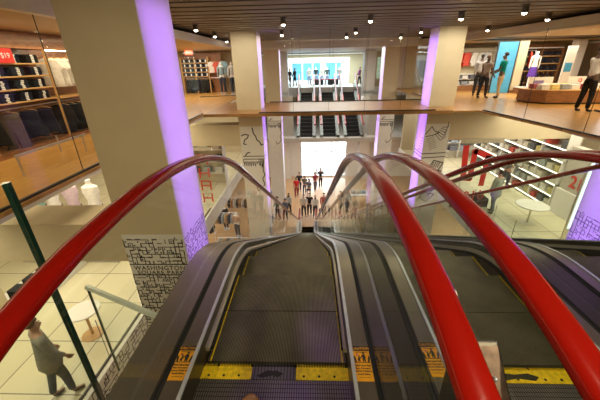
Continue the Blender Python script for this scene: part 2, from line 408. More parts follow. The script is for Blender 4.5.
# slatted ceiling over the void and the lower shop ceilings
m = MB()
m.box(-12.2, 16.2, -3.2, 36, 2.95, 3.0, 1)
y = -2.0
while y < 17: m.box(-12.1, 16.1, y, y+.40, 2.6, 2.72, 0); y += .52
struct('ceiling', m, [M['slat'], M['black']])
m = MB(); m.box(-12, -3.9, -3, 21, 2.34, 2.44); m.box(6.9, 16, -3, 13.8, 2.34, 2.44); m.box(5.0, 16, 17.2, 21, 2.34, 2.44); struct('ceiling', m, M['cream'])
m = MB(); m.box(-3.9, 16, 17.2, 31.5, 2.40, 2.5); m.box(-12, 16, 31.5, 36, 2.3, 2.4); struct('ceiling', m, M['white'])
m = MB(); m.box(-3.9, -3.74, -3, 16.9, 2.28, 2.50); struct('trim_1', m, M['white'])
m = MB(); m.prism([(6.55, -3), (6.7, 8.7), (6.3, 13.8), (5.3, 16.9), (5.45, 17.0), (6.5, 13.9), (6.9, 8.7), (6.75, -3)], 2.26, 2.50); struct('trim_2', m, M['cream'])
m = MB(); m.box(-3.9, 5.4, 16.9, 17.15, 2.22, 2.60); struct('trim_3', m, M['white'])
# fascias and beams
m = MB(); m.box(-12, -2.75, 3.76, 4.42, -1.09, -.46); struct('trim_4', m, M['cream'])
m = MB(); m.box(-12, -2.75, 11.9, 12.5, -1.38, -.56); struct('trim_5', m, M['cream'])
m = MB(); m.box(5.28, 16, 11.9, 12.5, -1.26, -.13); struct('trim_6', m, M['cream'])
m = MB(); m.box(-12, -3.76, -3, 21, -.12, -.051); m.box(7.3, 16, -3, 21, -.12, -.051); m.box(6.3, 7.3, 6.4, 21, -.12, -.051); struct('ceiling', m, M['white'])
m = MB(); m.box(-4.2, -4.12, -3, 21, -4.6, -3.97); m.box(6.12, 6.2, -3, 21, -4.6, -3.97); f_ = struct('trim_8', m, M['white'])
m = MB(); rr_ = random.Random(9)
for (a, b, z0, z1) in stroke_rects(6, .55, .11, rr_, .016):
    if z1 < .58: m.box(-4.121, -4.117, 1.5+a, 1.5+b, -4.57+z0, -4.57+z1)
m.build('line_drawing', M['ink'], f_)
m = MB(); m.box(-12, 16, 25.2, 25.4, -4.5, -4.18); struct('trim_9', m, M['stone'])
m = MB(); m.box(-12, 16, 31.3, 31.5, -1.5, -.63); struct('trim_10', m, M['white'])
# street window wall
win = tag(MB().box(-.9, 3.3, 27.7, 27.74, -8.3, -4.5).build('window_1', M['glass_far']), kind='structure')
m = MB()
for x in (-.9, .5, 1.9, 3.24): m.box(x, x+.07, 27.62, 27.82, -8.4, -4.5)
m.box(-.9, 3.3, 27.62, 27.82, -8.4, -8.28); m.box(-.9, 3.3, 27.62, 27.82, -6.0, -5.93)
m.build('window_frame', M['chrome'], win)
# far store lit wall with blue panes
m = MB(); m.box(-2.4, 4.2, 35.85, 35.95, -.6, 2.0); w2 = tag(m.build('window_2', M['litwall']), kind='structure')
for x0, x1 in ((-1.9, -.9), (-.75, .2), (.35, 1.1), (1.7, 2.7), (2.85, 3.3)):
    MB().box(x0, x1, 35.80, 35.85, -.2, 1.5).build('pane', M['bluewin'], w2)

# ------------------------------------------------------------------ columns
def column(x0, y0, label, art, side, w=.9, ink2='inkpurple'):
    c = thing('column', label, 'column', (x0+w/2, y0+w/2, -8.4), 0, None)
    ox, oy, oz = x0+w/2, y0+w/2, -8.4
    m = MB(); m.box(-w/2, w/2, -w/2, w/2, -.62-oz, 2.598-oz); m.build('shaft', M['cream'], c)
    m = MB(); m.box(-w/2, w/2, -w/2, w/2, .0, -.62-oz); m.build('printed_wrap', M['white'], c)
    px = w/2*side
    m = MB(); m.box(min(px, px+.012*side), max(px, px+.012*side), -w/2, w/2, 0, 2.598-oz); m.build('side_panel', M['lilac'], c)
    if art == 'dense':
        rnd = random.Random(3)
        m = MB(); e = .0025
        for (a, b, z0, z1) in stroke_rects(w, 3.6, .062, rnd, .011):
            if z1 > 3.6 or b > w: continue
            if 2.90 < z0 < 3.10: continue
            m.box(-w/2+a, -w/2+b, -w/2-e, -w/2+.001, 4.15+z0, 4.15+z1)
        for z in (7.055, 7.25, 6.4, 5.6): m.box(-w/2, w/2, -w/2-e, -w/2+.001, z, z+.016)
        m.build('line_drawing', M['ink'], c)
        T = Matrix.Translation((0, -w/2-.003, 7.19)) @ Matrix.Rotation(PI/2, 4, 'X')
        textmesh('lettering', 'WASHINGTON', .105, M['ink'], c, T, .001, .001, 1.15)
        T = Matrix.Translation((0, -w/2-.003, 7.105)) @ Matrix.Rotation(PI/2, 4, 'X')
        textmesh('lettering', 'SQUARE PARK', .1, M['ink'], c, T, .001, .001, 1.15)
        m = MB()
        for (a, b, z0, z1) in stroke_rects(w, 3.6, .062, rnd, .008):
            if z1 > 3.6 or b > w: continue
            x_ = px+.012*side
            m.box(min(x_, x_+e*side), max(x_, x_+e*side), -w/2+a, -w/2+b, 4.15+z0, 4.15+z1)
        m.build('line_drawing', M[ink2], c)
    else:
        m = MB(); e = -w/2-.004
        def line(pts, r=.012):
            P = [((a-.5)*w, e, z-oz) for a, z in pts]
            for (a, b) in zip(P, P[1:]):
                d = Vector((b[0]-a[0], 0, b[2]-a[2])); L = d.length
                if L < 1e-5: continue
                n = Vector((-d.z, 0, d.x)).normalized()*r
                q = [Vector(a)+n, Vector(b)+n, Vector(b)-n, Vector(a)-n]
                m.add([*q, *[v+Vector((0, .005, 0)) for v in q]], [(0, 1, 2, 3), (4, 7, 6, 5), (0, 4, 5, 1), (1, 5, 6, 2), (2, 6, 7, 3), (3, 7, 4, 0)])
        if art == 'skyline':
            line([(.55, -.66), (.6, -.9), (.68, -1.0), (.72, -1.15), (.84, -1.22), (.88, -1.35), (.99, -1.32)], .022)
            line([(.05, -.98), (.2, -.92), (.38, -.95), (.3, -1.08), (.2, -1.12), (.12, -1.3), (.25, -1.32)], .02)
            line([(.05, -1.80), (.99, -1.80)], .014); line([(.05, -1.92), (.99, -1.92)], .014)
            line([(.15, -1.78), (.25, -1.66), (.38, -1.64)], .02)
            a = .05
            rnd = random.Random(5)
            P_ = [(.05, -1.95)]
            for i in range(9): P_ += [(a+.03, -2.12-rnd.random()*.12), (a+.06, -2.02), (a+.09, -2.03)]; a += .1
            line(P_, .012)
            line([(.95, -1.95), (.9, -2.4), (.97, -2.6), (.85, -2.75), (.93, -3.0), (.8, -3.2), (.62, -3.3), (.55, -3.1)], .018)
            for i in range(4): line([(.75+i*.05, -1.93), (.76+i*.05, -2.2-.05*i)], .01)
        else:
            line([(.02, -1.02), (.25, -.72), (.4, -.9), (.6, -.95), (.35, -1.05), (.05, -1.1)], .014)
            line([(.0, -1.78), (1., -1.74)], .016); line([(.0, -1.95), (1., -1.9)], .016)
            for i in range(6): line([(.42+.05*i, -1.0+.05*i), (.68+.05*i, -1.25+.1*i), (.9, -1.1+.11*i)], .010)
            for i in range(7): line([(.1+.03*i, -1.2-.07*i), (.4+.03*i, -1.1-.07*i)], .006)
            for j in range(5):
                z = -2.05-.34*j
                line([(.55-.06*j, z), (.98-.04*j, z-.1), (.80-.08*j, z-.42), (.40-.06*j, z-.28), (.55-.06*j, z)], .018)
                for i in range(4): line([(.58-.06*j+.09*i, z-.06), (.48-.06*j+.09*i, z-.3)], .014)
            line([(.05, -3.8), (.35, -3.3), (.6, -3.6)], .014)
        m.build('line_drawing', M['ink'], c)
        m = MB(); x_ = px+.014*side
        for i in range(7):
            z = 7.2-.12*i; m.box(min(x_, x_-.004*side), max(x_, x_-.004*side)+.0, -.42+.05*i, -.2+.05*i, z, z+.02)
        m.box(min(x_, x_-.004), x_+.001, -w/2, w/2, 6.6, 6.63); m.box(min(x_, x_-.004), x_+.001, -w/2, w/2, 6.47, 6.5)
        m.build('line_drawing', M[ink2], c)
    return c
XL, XR = -2.75, 4.38
column(XL, 3.75, 'nearest big cream column, left of the escalators, purple right side', 'dense', 1)
column(XL, 11.85, 'cream column at the left end of the bridge with black skyline drawing below', 'skyline', 1)
column(XR, 11.85, 'cream column at the right end of the bridge with bold black drawing below', 'boxes', -1)
column(XR, 3.75, 'column at the right edge, purple face with maze-like line drawing', 'dense', -1)
for (x, s, y0, l) in ((XL, 1, 19.85, 'left far column behind the bridge glass with a purple edge'), (XR, -1, 19.85, 'right far column behind the bridge glass with a purple edge')):
    column(x, y0, l, 'skyline', s)
for (x, s, l) in ((XL, 1, 'farthest left column beside the street doors'), (XR, -1, 'farthest right column beside the street doors')):
    c = thing('column', l, 'column', (x+.45, 28.35-.9, -8.4))
    MB().box(-.45, .45, -.45, .14, 0, 3.9).box(-.45, .45, -.45, .45, 4.205, 7.44).box(-.45, .45, -.45, .45, 7.76, 10.79).build('shaft', M['white'], c)
    MB().box(.45*s-(.012 if s < 0 else 0), .45*s+(.012 if s > 0 else 0), -.45, .14, 0, 3.9).box(.45*s-(.012 if s < 0 else 0), .45*s+(.012 if s > 0 else 0), -.45, .45, 4.205, 10.79).build('side_panel', M['lilac'], c)

# ------------------------------------------------------------------ escalators
S = math.tan(math.radians(30)); DROP = 8.4; RUN = DROP/S
def ramp(u, t): return 0 if u < -t else (u if u > t else (u+t)**2/(4*t))
def prof(z0, yb, t): return lambda y: z0 - S*ramp(y-yb, t) + S*ramp(y-yb-RUN, t)
deckz = prof(.155, 2.28, .34); stepz = prof(0, 2.35, .42); railz = prof(1.10, 2.18, .92)
YS = [.0, .4, .8, 1.2, 1.5, 1.7, 1.8, 1.9, 2.0, 2.1, 2.2, 2.3, 2.4, 2.5, 2.6, 2.7, 2.9, 3.1, 3.6, 4.2, 5, 6, 8, 10, 12, 14, 15.5, 16, 16.3, 16.6, 16.9, 17.2, 17.5, 18, 18.6]
def deckpath(off=0, a=-.2, b=18.4): return [(y, deckz(y)+off) for y in [a]+[v for v in YS if a < v < b]+[b]]
RAILTOP = [(.15, .885), (.27, .945), (.4, .985), (.52, 1.02), (.65, 1.05), (.8, 1.075), (1.0, 1.092), (1.2, 1.10)]
YR = sorted(set([v for v in YS if v > 1.25]+[1.35, 2.55, 2.8, 3.0, 3.3]))
def rail_pts():
    p = [(.60, .27), (.45, .255), (.28, .27), (.10, .33), (-.04, .44), (-.10, .57), (-.08, .70), (.02, .81)]
    p += RAILTOP+[(y, railz(y)) for y in YR if y <= 18.2]
    zb = railz(18.2)
    p += [(18.45, zb-.03), (18.62, zb-.14), (18.70, zb-.30), (18.66, zb-.5), (18.5, zb-.66), (18.2, zb-.74)]
    return p
def rail_z(y):
    pts = RAILTOP+[(v, railz(v)) for v in YR]
    for (a, za), (b, zb) in zip(pts, pts[1:]):
        if a <= y <= b: return za+(zb-za)*(y-a)/(b-a)
    return railz(y)
RAILSEC = [(.042*math.copysign(abs(math.cos(a*PI/10))**.85, math.cos(a*PI/10)), .027*math.copysign(abs(math.sin(a*PI/10))**.85, math.sin(a*PI/10))-.002) for a in range(20)]

def sticker(parent, x, y, z, rz, label=None):
    w, h = .105, .235   # drawn at this size, scaled to fit the deck
    o = MB().box(-w/2, w/2, -h/2, h/2, 0, .0012).build('caution_sticker', M['sticker'], parent)
    o.location = (x, y, z); o.rotation_euler = (0, 0, rz); o.scale = (.82, .87, 1)
    o['label'] = 'orange and black caution sticker'
    m = MB(); m.box(-w/2, w/2, h/2-.034, h/2, .0012, .002)
    m.build('header_band', M['ink'], o)
    textmesh('lettering', 'CAUTION', .024, M['sticker'], o, Matrix.Translation((0, h/2-.017, .0022)), .0004, .0004, 1.05)
    textmesh('lettering', 'PASSENGERS ONLY', .0095, M['ink'], o, Matrix.Translation((.002, h/2-.043, .0016)), .0004, .0001)
    for i, t in enumerate(('Hold Hand Rail', 'Face Forward', 'Attend Children', 'Avoid Sides')):
        textmesh('lettering', t, .0165, M['ink'], o, Matrix.Translation((-.003, -.018-.0185*i, .0016)), .0004, .0005)
    textmesh('lettering', 'No strollers or carts', .008, M['ink'], o, Matrix.Translation((0, -.094, .0016)), .0004)
    m = MB()   # adult and child between two escalator sides
    z0, z1 = .0012, .002
    def poly(pts): m.prism(pts, z0, z1)
    poly([(.004, .012), (.010, .012), (.011, .028), (.014, .012), (.022, .012), (.020, .034), (.024, .034), (.019, .052), (.006, .052), (-.012, .030), (-.008, .028), (.006, .042), (.003, .032)])
    m.lathe([(.0065, z0), (.0065, z1)], (.0125, .060, 0), 12, smooth=False)
    poly([(-.022, .012), (-.018, .012), (-.017, .020), (-.014, .012), (-.009, .012), (-.011, .026), (-.009, .034), (-.019, .036), (-.024, .026)])
    m.lathe([(.005, z0), (.005, z1)], (-.015, .041, 0), 12, smooth=False)
    for s in (-1, 1): poly([(s*.030, .010), (s*.040, .010), (s*.046, .030), (s*.046, .042), (s*.040, .044), (s*.036, .034)])
    m.box(-.046, .046, .006, .009, z0, z1)
    m.v = [(a*1.12, .0+(b-.03)*1.25+.03, c) for a, b, c in m.v]
    m.build('pictogram', M['ink'], o)
    m = MB(); m.prism([(-.038, .055), (-.027, .066), (-.016, .055), (-.027, .044)], z0, z1); m.build('warning_diamond', M['stickerwhite'], o)
    m = MB(); m.lathe([(.0085, .002), (.0085, .0026), (.0062, .0026), (.0062, .002)], (-.027, .055, 0), 16, smooth=False); m.build('warning_ring', M['redp'], o)
    return o

step_mesh = {}
def escalator(cx, label, first=False, stick=()):
    e = thing('escalator', label, 'escalator', (cx, 0, 0), 0, None)
    # landing plate and comb
    m = MB(); m.box(-.415, .415, -.9, 1.13, -.019, 0); m.build('landing_plate', M['plate'], e)
    rnd = random.Random(int(cx*100))
    xs = [-.415, -.33, -.13, .12, .415] if cx < 0 else [-.415, -.30, .10, .415]
    kinds = ['y', 'y', 'g', 'y'] if cx < 0 else ['y', 'y', 'y']
    for a, b, kd in zip(xs, xs[1:], kinds):
        m = MB(); m.box(a+.001, b-.001, 1.13, 1.205, -.019, .004)
        n = int((b-a)/.0185)
        for i in range(int((b-a)/.0093)-1): x = a+.004+i*.0093; m.prism([(x, 1.205), (x+.005, 1.205), (x+.003, 1.226), (x+.002, 1.226)], -.01, .002)
        s_ = m.build('comb_segment', M['yellow'] if kd == 'y' else M['combgrey'], e)
        for i in range(max(1, int((b-a)/.085))):
            MB().lathe([(.007, .004), (.007, .006), (.003, .0062)], (a+.045+i*.085, 1.15, 0), 10).build('comb_screw', M['ink'], s_)
    if cx >= 0 or True:
        m = MB(); q = (-.10, .05) if cx < 0 else (-.12, .12)
        pts = [(q[0], 1.150), (q[0]+.06, 1.185), (0, 1.178), (q[1]-.05, 1.186), (q[1], 1.165), (q[1]-.03, 1.142), (0, 1.155), (q[0]+.03, 1.138)]
        m.prism(pts, .0042, .005); m.build('worn_patch', M['rubber'], e)
    # steps
    for k in range(42):
        y0 = 1.24+.405*k; y1 = y0+.405
        if y1 > 18.2: break
        z = stepz(y1) if k > 1 else 0.0
        if 'st' not in step_mesh:
            m = MB(); m.box(-.408, .408, .003, .400, -.03, 0, 0); m.box(-.40, .40, .003, .03, -.28, -.03, 1)
            m.box(-.392, -.384, .0, .40, 0, .0015, 2); m.box(.384, .392, 0, .40, 0, .0015, 2)
            o = m.build('step', [M['tread'], M['riser'], M['yellow']], e); step_mesh['st'] = o.data
        else:
            o = bpy.data.objects.new('step', step_mesh['st']); COL.objects.link(o); o.parent = e
        o.location = (0, y0, z)
    for s in (-1, 1):
        gx = .54*s
        # skirt
        m = MB(); m.sweep(deckpath(-.0), [(-.004, -.36), (.004, -.36), (.004, -.006), (-.004, -.006)], .418*s); m.build('skirt_panel', M['steel_dark'], e)
        m = MB(); m.sweep(deckpath(-.075, 1.26, 18), [(-.010, -.02), (.010, -.02), (.014, .0), (.006, .012), (-.010, .012)], .403*s)
        df = m.build('skirt_deflector', M['alu'], e)
        m = MB(); m.sweep(deckpath(-.11, 1.30, 18), [(-.014, -.016), (.014, -.016), (.014, .010), (-.014, .010)], .399*s); m.build('brush', M['rubber'], df)
        m = MB(); m.sweep(deckpath(.001, -.2), [(-.009, -.006), (.009, -.006), (.009, .006), (-.009, .006)], .424*s); m.build('polished_trim', M['chrome'], e)
        a0, a1 = sorted((.432*s, .521*s)); m = MB(); m.sweep(deckpath(0), [(a0, -.03), (a1, -.03), (a1, .0), (a0, .0)]); m.build('inner_deck', M['steel'], e)
        m = MB(); m.sweep(deckpath(0), [(-.019, -.03), (.019, -.03), (.019, .003), (.0055, .003), (.0055, -.004), (-.0055, -.004), (-.0055, .003), (-.019, .003)], gx); m.build('glass_channel', M['rubber'], e)
        ow = .665-.53 if cx > -.5 else .2
        outer = .664 if not (s < 0 and first) else .775
        a0, a1 = sorted((.559*s, outer*s)); m = MB(); m.sweep(deckpath(-.0), [(a0, -.03), (a1, -.03), (a1, -.002), (a0, -.002)]); m.build('outer_deck', M['steel'] if first and s < 0 else M['steel_dark'], e)
        # glass
        cuts = [.16, 2.9, 5.3, 7.7, 10.1, 12.5, 14.9, 17.9]
        for a, b in zip(cuts, cuts[1:]):
            ys = sorted(set([a+.004, b-.004]+[v for v in [r_[0] for r_ in RAILTOP]+YR+YS if a+.02 < v < b-.02]))
            bot = [(y, deckz(y)+.001) for y in ys]; top = [(y, rail_z(y)-.034) for y in ys]
            n = len(ys); vs = []
            for x in (gx-.005, gx+.005): vs += [(x, y, z) for y, z in bot]+[(x, y, z) for y, z in top]
            fs = []
            for i in range(n-1):
                fs += [(i, i+1, n+i+1, n+i), (2*n+i+1, 2*n+i, 3*n+i, 3*n+i+1)]
                fs += [(n+i, n+i+1, 3*n+i+1, 3*n+i)]
            fs += [(0, n, 3*n, 2*n), (n-1, 2*n-1, 4*n-1, 3*n-1)]
            m = MB(); m.add(vs, fs); m.build('glass_panel', M['glass'], e)
        m = MB(); m.sweep(rail_pts(), RAILSEC, gx); m.build('handrail', M['red_rail'], e)
    # truss cladding underneath
    m = MB(); m.sweep([(y, z-.36) for y, z in deckpath(0, .56, 18.4)], [(-.66, -.55), (.66, -.55), (.66, 0), (-.66, 0)]); m.build('truss_cladding', M['steel_dark'], e)
    for (sx, sy) in stick: sticker(e, sx, sy, .156, 0)
    return e
escalator(-.21, 'left escalator going down from directly below the camera', True, ((-.476, 1.11), (.476, 1.12)))
escalator(1.12, 'second escalator, seen between the two big red handrails', False, ((-.482, 1.15),))
escalator(2.45, 'third escalator at the right edge, farthest from the camera', False)

# metal guard box between the two handrails
g = thing('guard_box', 'dull metal box with a bolted sloping cover between the two big red handrails', 'metal box', (.435, .53, .157))
def yz(a, b, c): return (c, a, b)
m = MB(); m.prism([(-.09, 0), (.08, 0), (.08, .755), (.065, .765), (-.09, .62)], -.055, .055, fn=yz); m.build('box_body', M['steel_dark'], g, bevel=.004)
n_ = Vector((0, -.145, .155)).normalized(); sl = Vector((0, .155, .145)).normalized()
def slope(u, v, w_): p = Vector((u, -.0125, .6925))+sl*v+Vector((0, -n_.y*0+(-.68)*w_, .73*w_)); return (p.x, p.y, p.z)
def plate(u0, u1, v0, v1, w0, w1):
    m = MB(); vs = [slope(u, v, w_) for w_ in (w0, w1) for v in (v0, v1) for u in (u0, u1)]
    return m.add(vs, [(0, 2, 3, 1), (4, 5, 7, 6), (0, 1, 5, 4), (2, 6, 7, 3), (0, 4, 6, 2), (1, 3, 7, 5)])
M['oldmetal'] = mat('stained_metal', (.17, .12, .09), .45, metal=.8, var=.35, scale=30)
cv = plate(-.047, .047, -.045, .095, .001, .006).build('cover_plate', M['oldmetal'], g)
plate(-.047, .047, -.095, -.052, .001, .010).build('lower_flap', M['alu'], g)
for (u, v) in ((.022, .02), (.012, -.075), (.032, -.075)):
    p = slope(u, v, .010); m = MB(); m.ball(p, .006, seg=10, rings=6); m.build('bolt', M['chrome'], g)
m = MB(); m.prism([(.08, .70), (.20, .80), (.255, .815), (.255, .835), (.19, .825), (.08, .755)], -.036, -.012, fn=yz); m.build('guard_fin', M['steel'], g)

# toe of shoe at bottom edge
s_ = MB(); s_.ball((0, 0, .040), .052, sx=1.25, sy=2.4, sz=.76, seg=18, rings=10)
sh = thing('shoe', 'rounded brown shoe toe poking in at the bottom edge of the picture', 'shoe', (-.31, .90, 0.001))
s_.build('upper', M['leather'], sh); m = MB(); m.lathe([(.05, 0), (.053, .004), (.053, .016)], (0, 0, 0), 20, sy=2.4, sx=1.27); m.build('sole', M['rubber'], sh)

# ------------------------------------------------------------------ landing glass on the left
gb = thing('glass_balustrade', 'thick glass side panel at the left with a dark green polished edge', 'balustrade', (-1.32, .5, 0))
MB().box(-.008, .008, -1.5, .69, -.55, 1.15).build('glass_panel', M['glass'], gb)
MB().box(-.013, .013, .69, .712, -1.0, 1.15).build('polished_edge', M['greenedge'], gb)
gw = thing('glass_balustrade', 'low slanting glass wing with a pale top edge clipped to the left escalator', 'balustrade', (-1.0, 1.77, -.3))
a = Vector((-1.1, .47, 0)); 
m = MB(); m.tube([(-.02, 0, 0), (-1.12, .47, 0)], .028, 6); m.build('top_edge', M['paleedge'], gw)
d = Vector((-1.1, .47, 0)); n2 = Vector((.39, .92, 0))*.006
vs = [Vector(p)+q for q in (n2, -n2) for p in ((-.02, 0, -.01), (-1.12, .47, -.01), (-1.12, .47, -1.1), (-.02, 0, -1.1))]
MB().add(vs, [(0, 1, 2, 3), (4, 7, 6, 5), (0, 4, 5, 1), (1, 5, 6, 2), (2, 6, 7, 3), (3, 7, 4, 0)]).build('glass_panel', M['glass'], gw)
m = MB(); m.tube([(-1.12, .47, 0), (-1.12, .47, -1.15)], .012, 6); m.build('polished_edge', M['greenedge'], gw)
m = MB(); m.box(-.04, .02, -.04, .04, -.05, .03); m.tube([(0, 0, -.01), (.12, -.02, -.01)], .012, 8); m.build('clip', M['chrome'], gw)

# ------------------------------------------------------------------ full-height glass partitions
def partition(label, p0, p1, z0, z1, n, mname='smoke', jw=.007):
    p0 = Vector(p0); p1 = Vector(p1); d = p1-p0; L = d.length; an = math.atan2(d.y, d.x)
    t = thing('glass_partition', label, 'glass partition', (p0.x, p0.y, z0), an)
    m = MB(); m.box(0, L, -.02, .02, 0, .035); m.build('floor_rail', M['joint'], t)
    for i in range(n):
        a = L*i/n; b = L*(i+1)/n
        MB().box(a+.003, b-.003, -.005, .005, .036, z1-z0).build('glass_panel', M[mname], t)
        if i: MB().box(a-jw/2, a+jw/2, -.006, .006, .036, z1-z0).build('joint', M['joint'], t)
    return t
partition('full-height shopfront glass along the left wooden floor edge', (-3.80, .6), (-3.80, 11.0), .0, 2.27, 5)
partition('full-height shopfront glass along the right wooden floor edge', (5.78, 10.75), (7.08, -2), .0, 2.25, 7)
partition('tall glass along the near side of the bridge between two columns', (-1.8, 10.98), (4.3, 10.98), .0, 2.59, 5, 'glass_far')
partition('tall glass along the far side of the bridge behind the first', (-1.8, 14.12), (5.1, 14.12), .0, 2.59, 5, 'glass_far')
partition('tall glass screen standing in the far left shop beside the column', (-5.9, 17.0), (-3.8, 17.6), .0, 2.3, 2)
partition('tall glass beside the right bridge column in front of the far shop', (5.3, 14.3), (5.3, 17.0), .0, 2.25, 2, 'glass_far')
partition('waist-high glass at the edge of the lower left tiled floor', (-4.26, -1), (-4.26, 11.6), -4, -2.95, 7, 'glass_far')
partition('waist-high glass at the edge of the lower right tiled floor', (6.3, -1), (6.3, 18), -4, -2.95, 10, 'glass_far')

# ------------------------------------------------------------------ ceiling spotlights
spots = [(-3.1, 9.4), (-.65, 8.6), (1.43, 8.35), (3.55, 8.4), (5.97, 9.05), (-3.2, 11.6), (-.95, 11.75), (1.5, 11.45), (3.8, 12.0), (5.97, 11.9), (-3.5, 14.4), (1.42, 13.4), (3.8, 14.55), (3.2, 4.95), (4.3, 5.5), (4.5, 7.6)]
sl_lab = ['leftmost ceiling spotlight in the near row, beside the first column', 'second ceiling spotlight from the left in the near row', 'third ceiling spotlight from the left in the near row, above the middle', 'fourth ceiling spotlight from the left in the near row, before the right column', 'last ceiling spotlight on the right of the near row',
 'ceiling spotlight left of the left bridge column, second row', 'ceiling spotlight just right of the left bridge column', 'ceiling spotlight over the middle of the bridge', 'ceiling spotlight just left of the right bridge column', 'ceiling spotlight just right of the right bridge column',
 'farthest ceiling spotlight on the left, small and dark', 'farthest ceiling spotlight in the middle over the bridge', 'farthest ceiling spotlight near the right column', 'ceiling spotlight nearest the top right, aimed at the escalators', 'ceiling spotlight near the slanting white edge at top right', 'ceiling spotlight near the right shop fascia, behind two others']
proto = None
for (x, y), l in zip(spots, sl_lab):
    if proto is None:
        t = thing('ceiling_spotlight', l, 'spotlight', (x, y, 2.6), 0, 'spotlights in the slatted ceiling')
        m = MB(); m.lathe([(.085, -.02), (.085, 0)], (0, 0, 0), 16); m.build('mounting_plate', M['slat'], t)
        m = MB(); m.lathe([(.06, -.15), (.068, -.13), (.068, -.03), (.03, -.02)], (0, 0, 0), 16); b_ = m.build('lamp_body', M['steel_dark'], t)
        m = MB(); m.ball((0, 0, -.155), .046, sz=.7, seg=16, rings=8); m.build('bulb', M['lampw'], b_)
        proto = t
    else: clone(proto, (x, y, 2.6), 0, l)

# ------------------------------------------------------------------ merchandise prototypes
def folded(name, c, w=.26, d=.32, h=.045, tagc=None, parent=None):
    m = MB(); m.box(-w/2, w/2, -d/2, d/2, 0, h*.48); m.box(-w/2+.004, w/2-.004, -d/2+.006, d/2, h*.50, h)
    o = m.build(name, cloth(c), parent, bevel=.008)
    if tagc:
        MB().box(-.035, .035, -d/2-.004, -d/2+.002, h*.1, h*.9).build('size_label', M['stickerwhite'], o)
    return o
def hanging(name, kind, c, label, cat, loc, rz, group=None):
    """garment hanging from a rail; loc is the rail point"""
    t = thing(name, label, cat, loc, rz, group)
    m = MB(); m.tube([(0, 0, .02), (.015, 0, .04), (.03, 0, .02), (.02, 0, -.005), (0, 0, -.03)], .004, 6); m.tube([(-.18, 0, -.09), (0, 0, -.03), (.18, 0, -.09)], .007, 6); m.build('hanger', M['oak'], t)
    if kind == 'tee': P = [(-.08, -.06), (-.2, -.10), (-.30, -.28), (-.23, -.33), (-.19, -.24), (-.2, -.68), (.2, -.68), (.19, -.24), (.23, -.33), (.30, -.28), (.2, -.10), (.08, -.06), (0, -.09)]
    elif kind == 'long': P = [(-.08, -.06), (-.2, -.10), (-.30, -.55), (-.24, -.58), (-.19, -.28), (-.2, -.72), (.2, -.72), (.19, -.28), (.24, -.58), (.30, -.55), (.2, -.10), (.08, -.06), (0, -.09)]
    elif kind == 'skirt': P = [(-.16, -.08), (-.26, -.62), (-.1, -.66), (.08, -.62), (.24, -.66), (.16, -.08)]
    else: P = [(-.17, -.08), (-.2, -.95), (-.05, -.95), (0, -.4), (.05, -.95), (.2, -.95), (.17, -.08)]
    n = len(P); vs = []
    for s, k in ((-.028, .9), (-.045, .75), (0, 1), (0, 1), (.045, .75), (.028, .9)): pass
    cxm = 0; czm = sum(p[1] for p in P)/n
    for y, k in ((-.04, .86), (-.02, 1), (.02, 1), (.04, .86)): vs += [((a-cxm)*k, y, czm+(b-czm)*k) for a, b in P]
    fs = [tuple(range(n))[::-1], tuple(range(3*n, 4*n))]
    for j in range(3): fs += [(j*n+i, j*n+(i+1) % n, (j+1)*n+(i+1) % n, (j+1)*n+i) for i in range(n)]
    MB().add(vs, fs).build('fabric', cloth(c), t)
    return t
ORD = ['first', 'second', 'third', 'fourth', 'fifth', 'sixth', 'seventh', 'eighth', 'ninth', 'tenth', 'eleventh', 'twelfth']

# left wall shelving at X=-5.9, runs along Y 3.6..8.6
su = thing('shelf_unit', 'tall dark wall shelving with oak shelves full of folded jeans at left', 'shelves', (-6.15, 3.6, 0))
MB().box(-.2, -.16, 0, 5.2, 0, 2.33).build('back_panel', M['walnut'], su)
SH = [.98, 1.22, 1.46, 1.70]
for z in SH: MB().box(-.16, .25, 0, 3.72, z-.025, z).build('shelf', M['oak'], su)
MB().box(-.16, .3, 0, 5.2, .0, .09).build('plinth', M['walnut'], su)
MB().box(-.16, .25, 3.80, 5.2, .93, .98).build('shelf', M['oak'], su)
MB().box(-.16, .25, 0, 5.2, 1.97, 2.02).build('top_board', M['walnut'], su)
for y in (.02, 1.85, 3.74): MB().box(.22, .27, y, y+.035, .09, 1.97).build('upright', M['oak'], su)
m = MB(); m.tube([(.1, 0, .86), (.1, 5.2, .86)], .014, 8); m.build('clothes_rail', M['chrome'], su)
MB().box(.2, .22, 3.85, 5.15, 1.95, 1.965).build('lit_strip', M['lampw'], su)
jp = [folded('folded_jeans', c, .30, .34, .032, True) for c in ((.012, .014, .02), (.03, .045, .08), (.015, .02, .035), (.05, .07, .11), (.02, .018, .018))]
used = set(); rnd = random.Random(11)
for si, z in enumerate(SH):
    for ci in range(8):
        y = 3.60+.24+ci*.455
        kk = rnd.choice((0, 0, 1, 2, 3, 4, 2))
        for n in range(5):
            src = jp[kk]
            lab = 'folded %s jeans, %s from bottom of %s stack, %s left wall shelf' % (('black', 'blue', 'indigo', 'faded', 'charcoal')[kk], ('lowest', 'second', 'third', 'fourth', 'fifth')[n], ORD[ci], ('lowest', 'second', 'third', 'top')[si])
            if kk in used: o = copy_tree(src) if False else None
            index_kids() if (si, ci, n) == (0, 0, 0) else None
            o = src.copy(); COL.objects.link(o)
            for ch in KIDS.get(src.name, []): c_ = ch.copy(); COL.objects.link(c_); c_.parent = o
            o.location = (-6.10+rnd.uniform(-.008, .008), y+rnd.uniform(-.01, .01), z+.0005+n*.0325); o.rotation_euler = (0, 0, PI/2)
            tag(o, lab, 'jeans', 'folded jeans on the left wall shelves')
for src in jp:
    for ch in KIDS.get(src.name, []): bpy.data.objects.remove(ch)
    bpy.data.objects.remove(src)
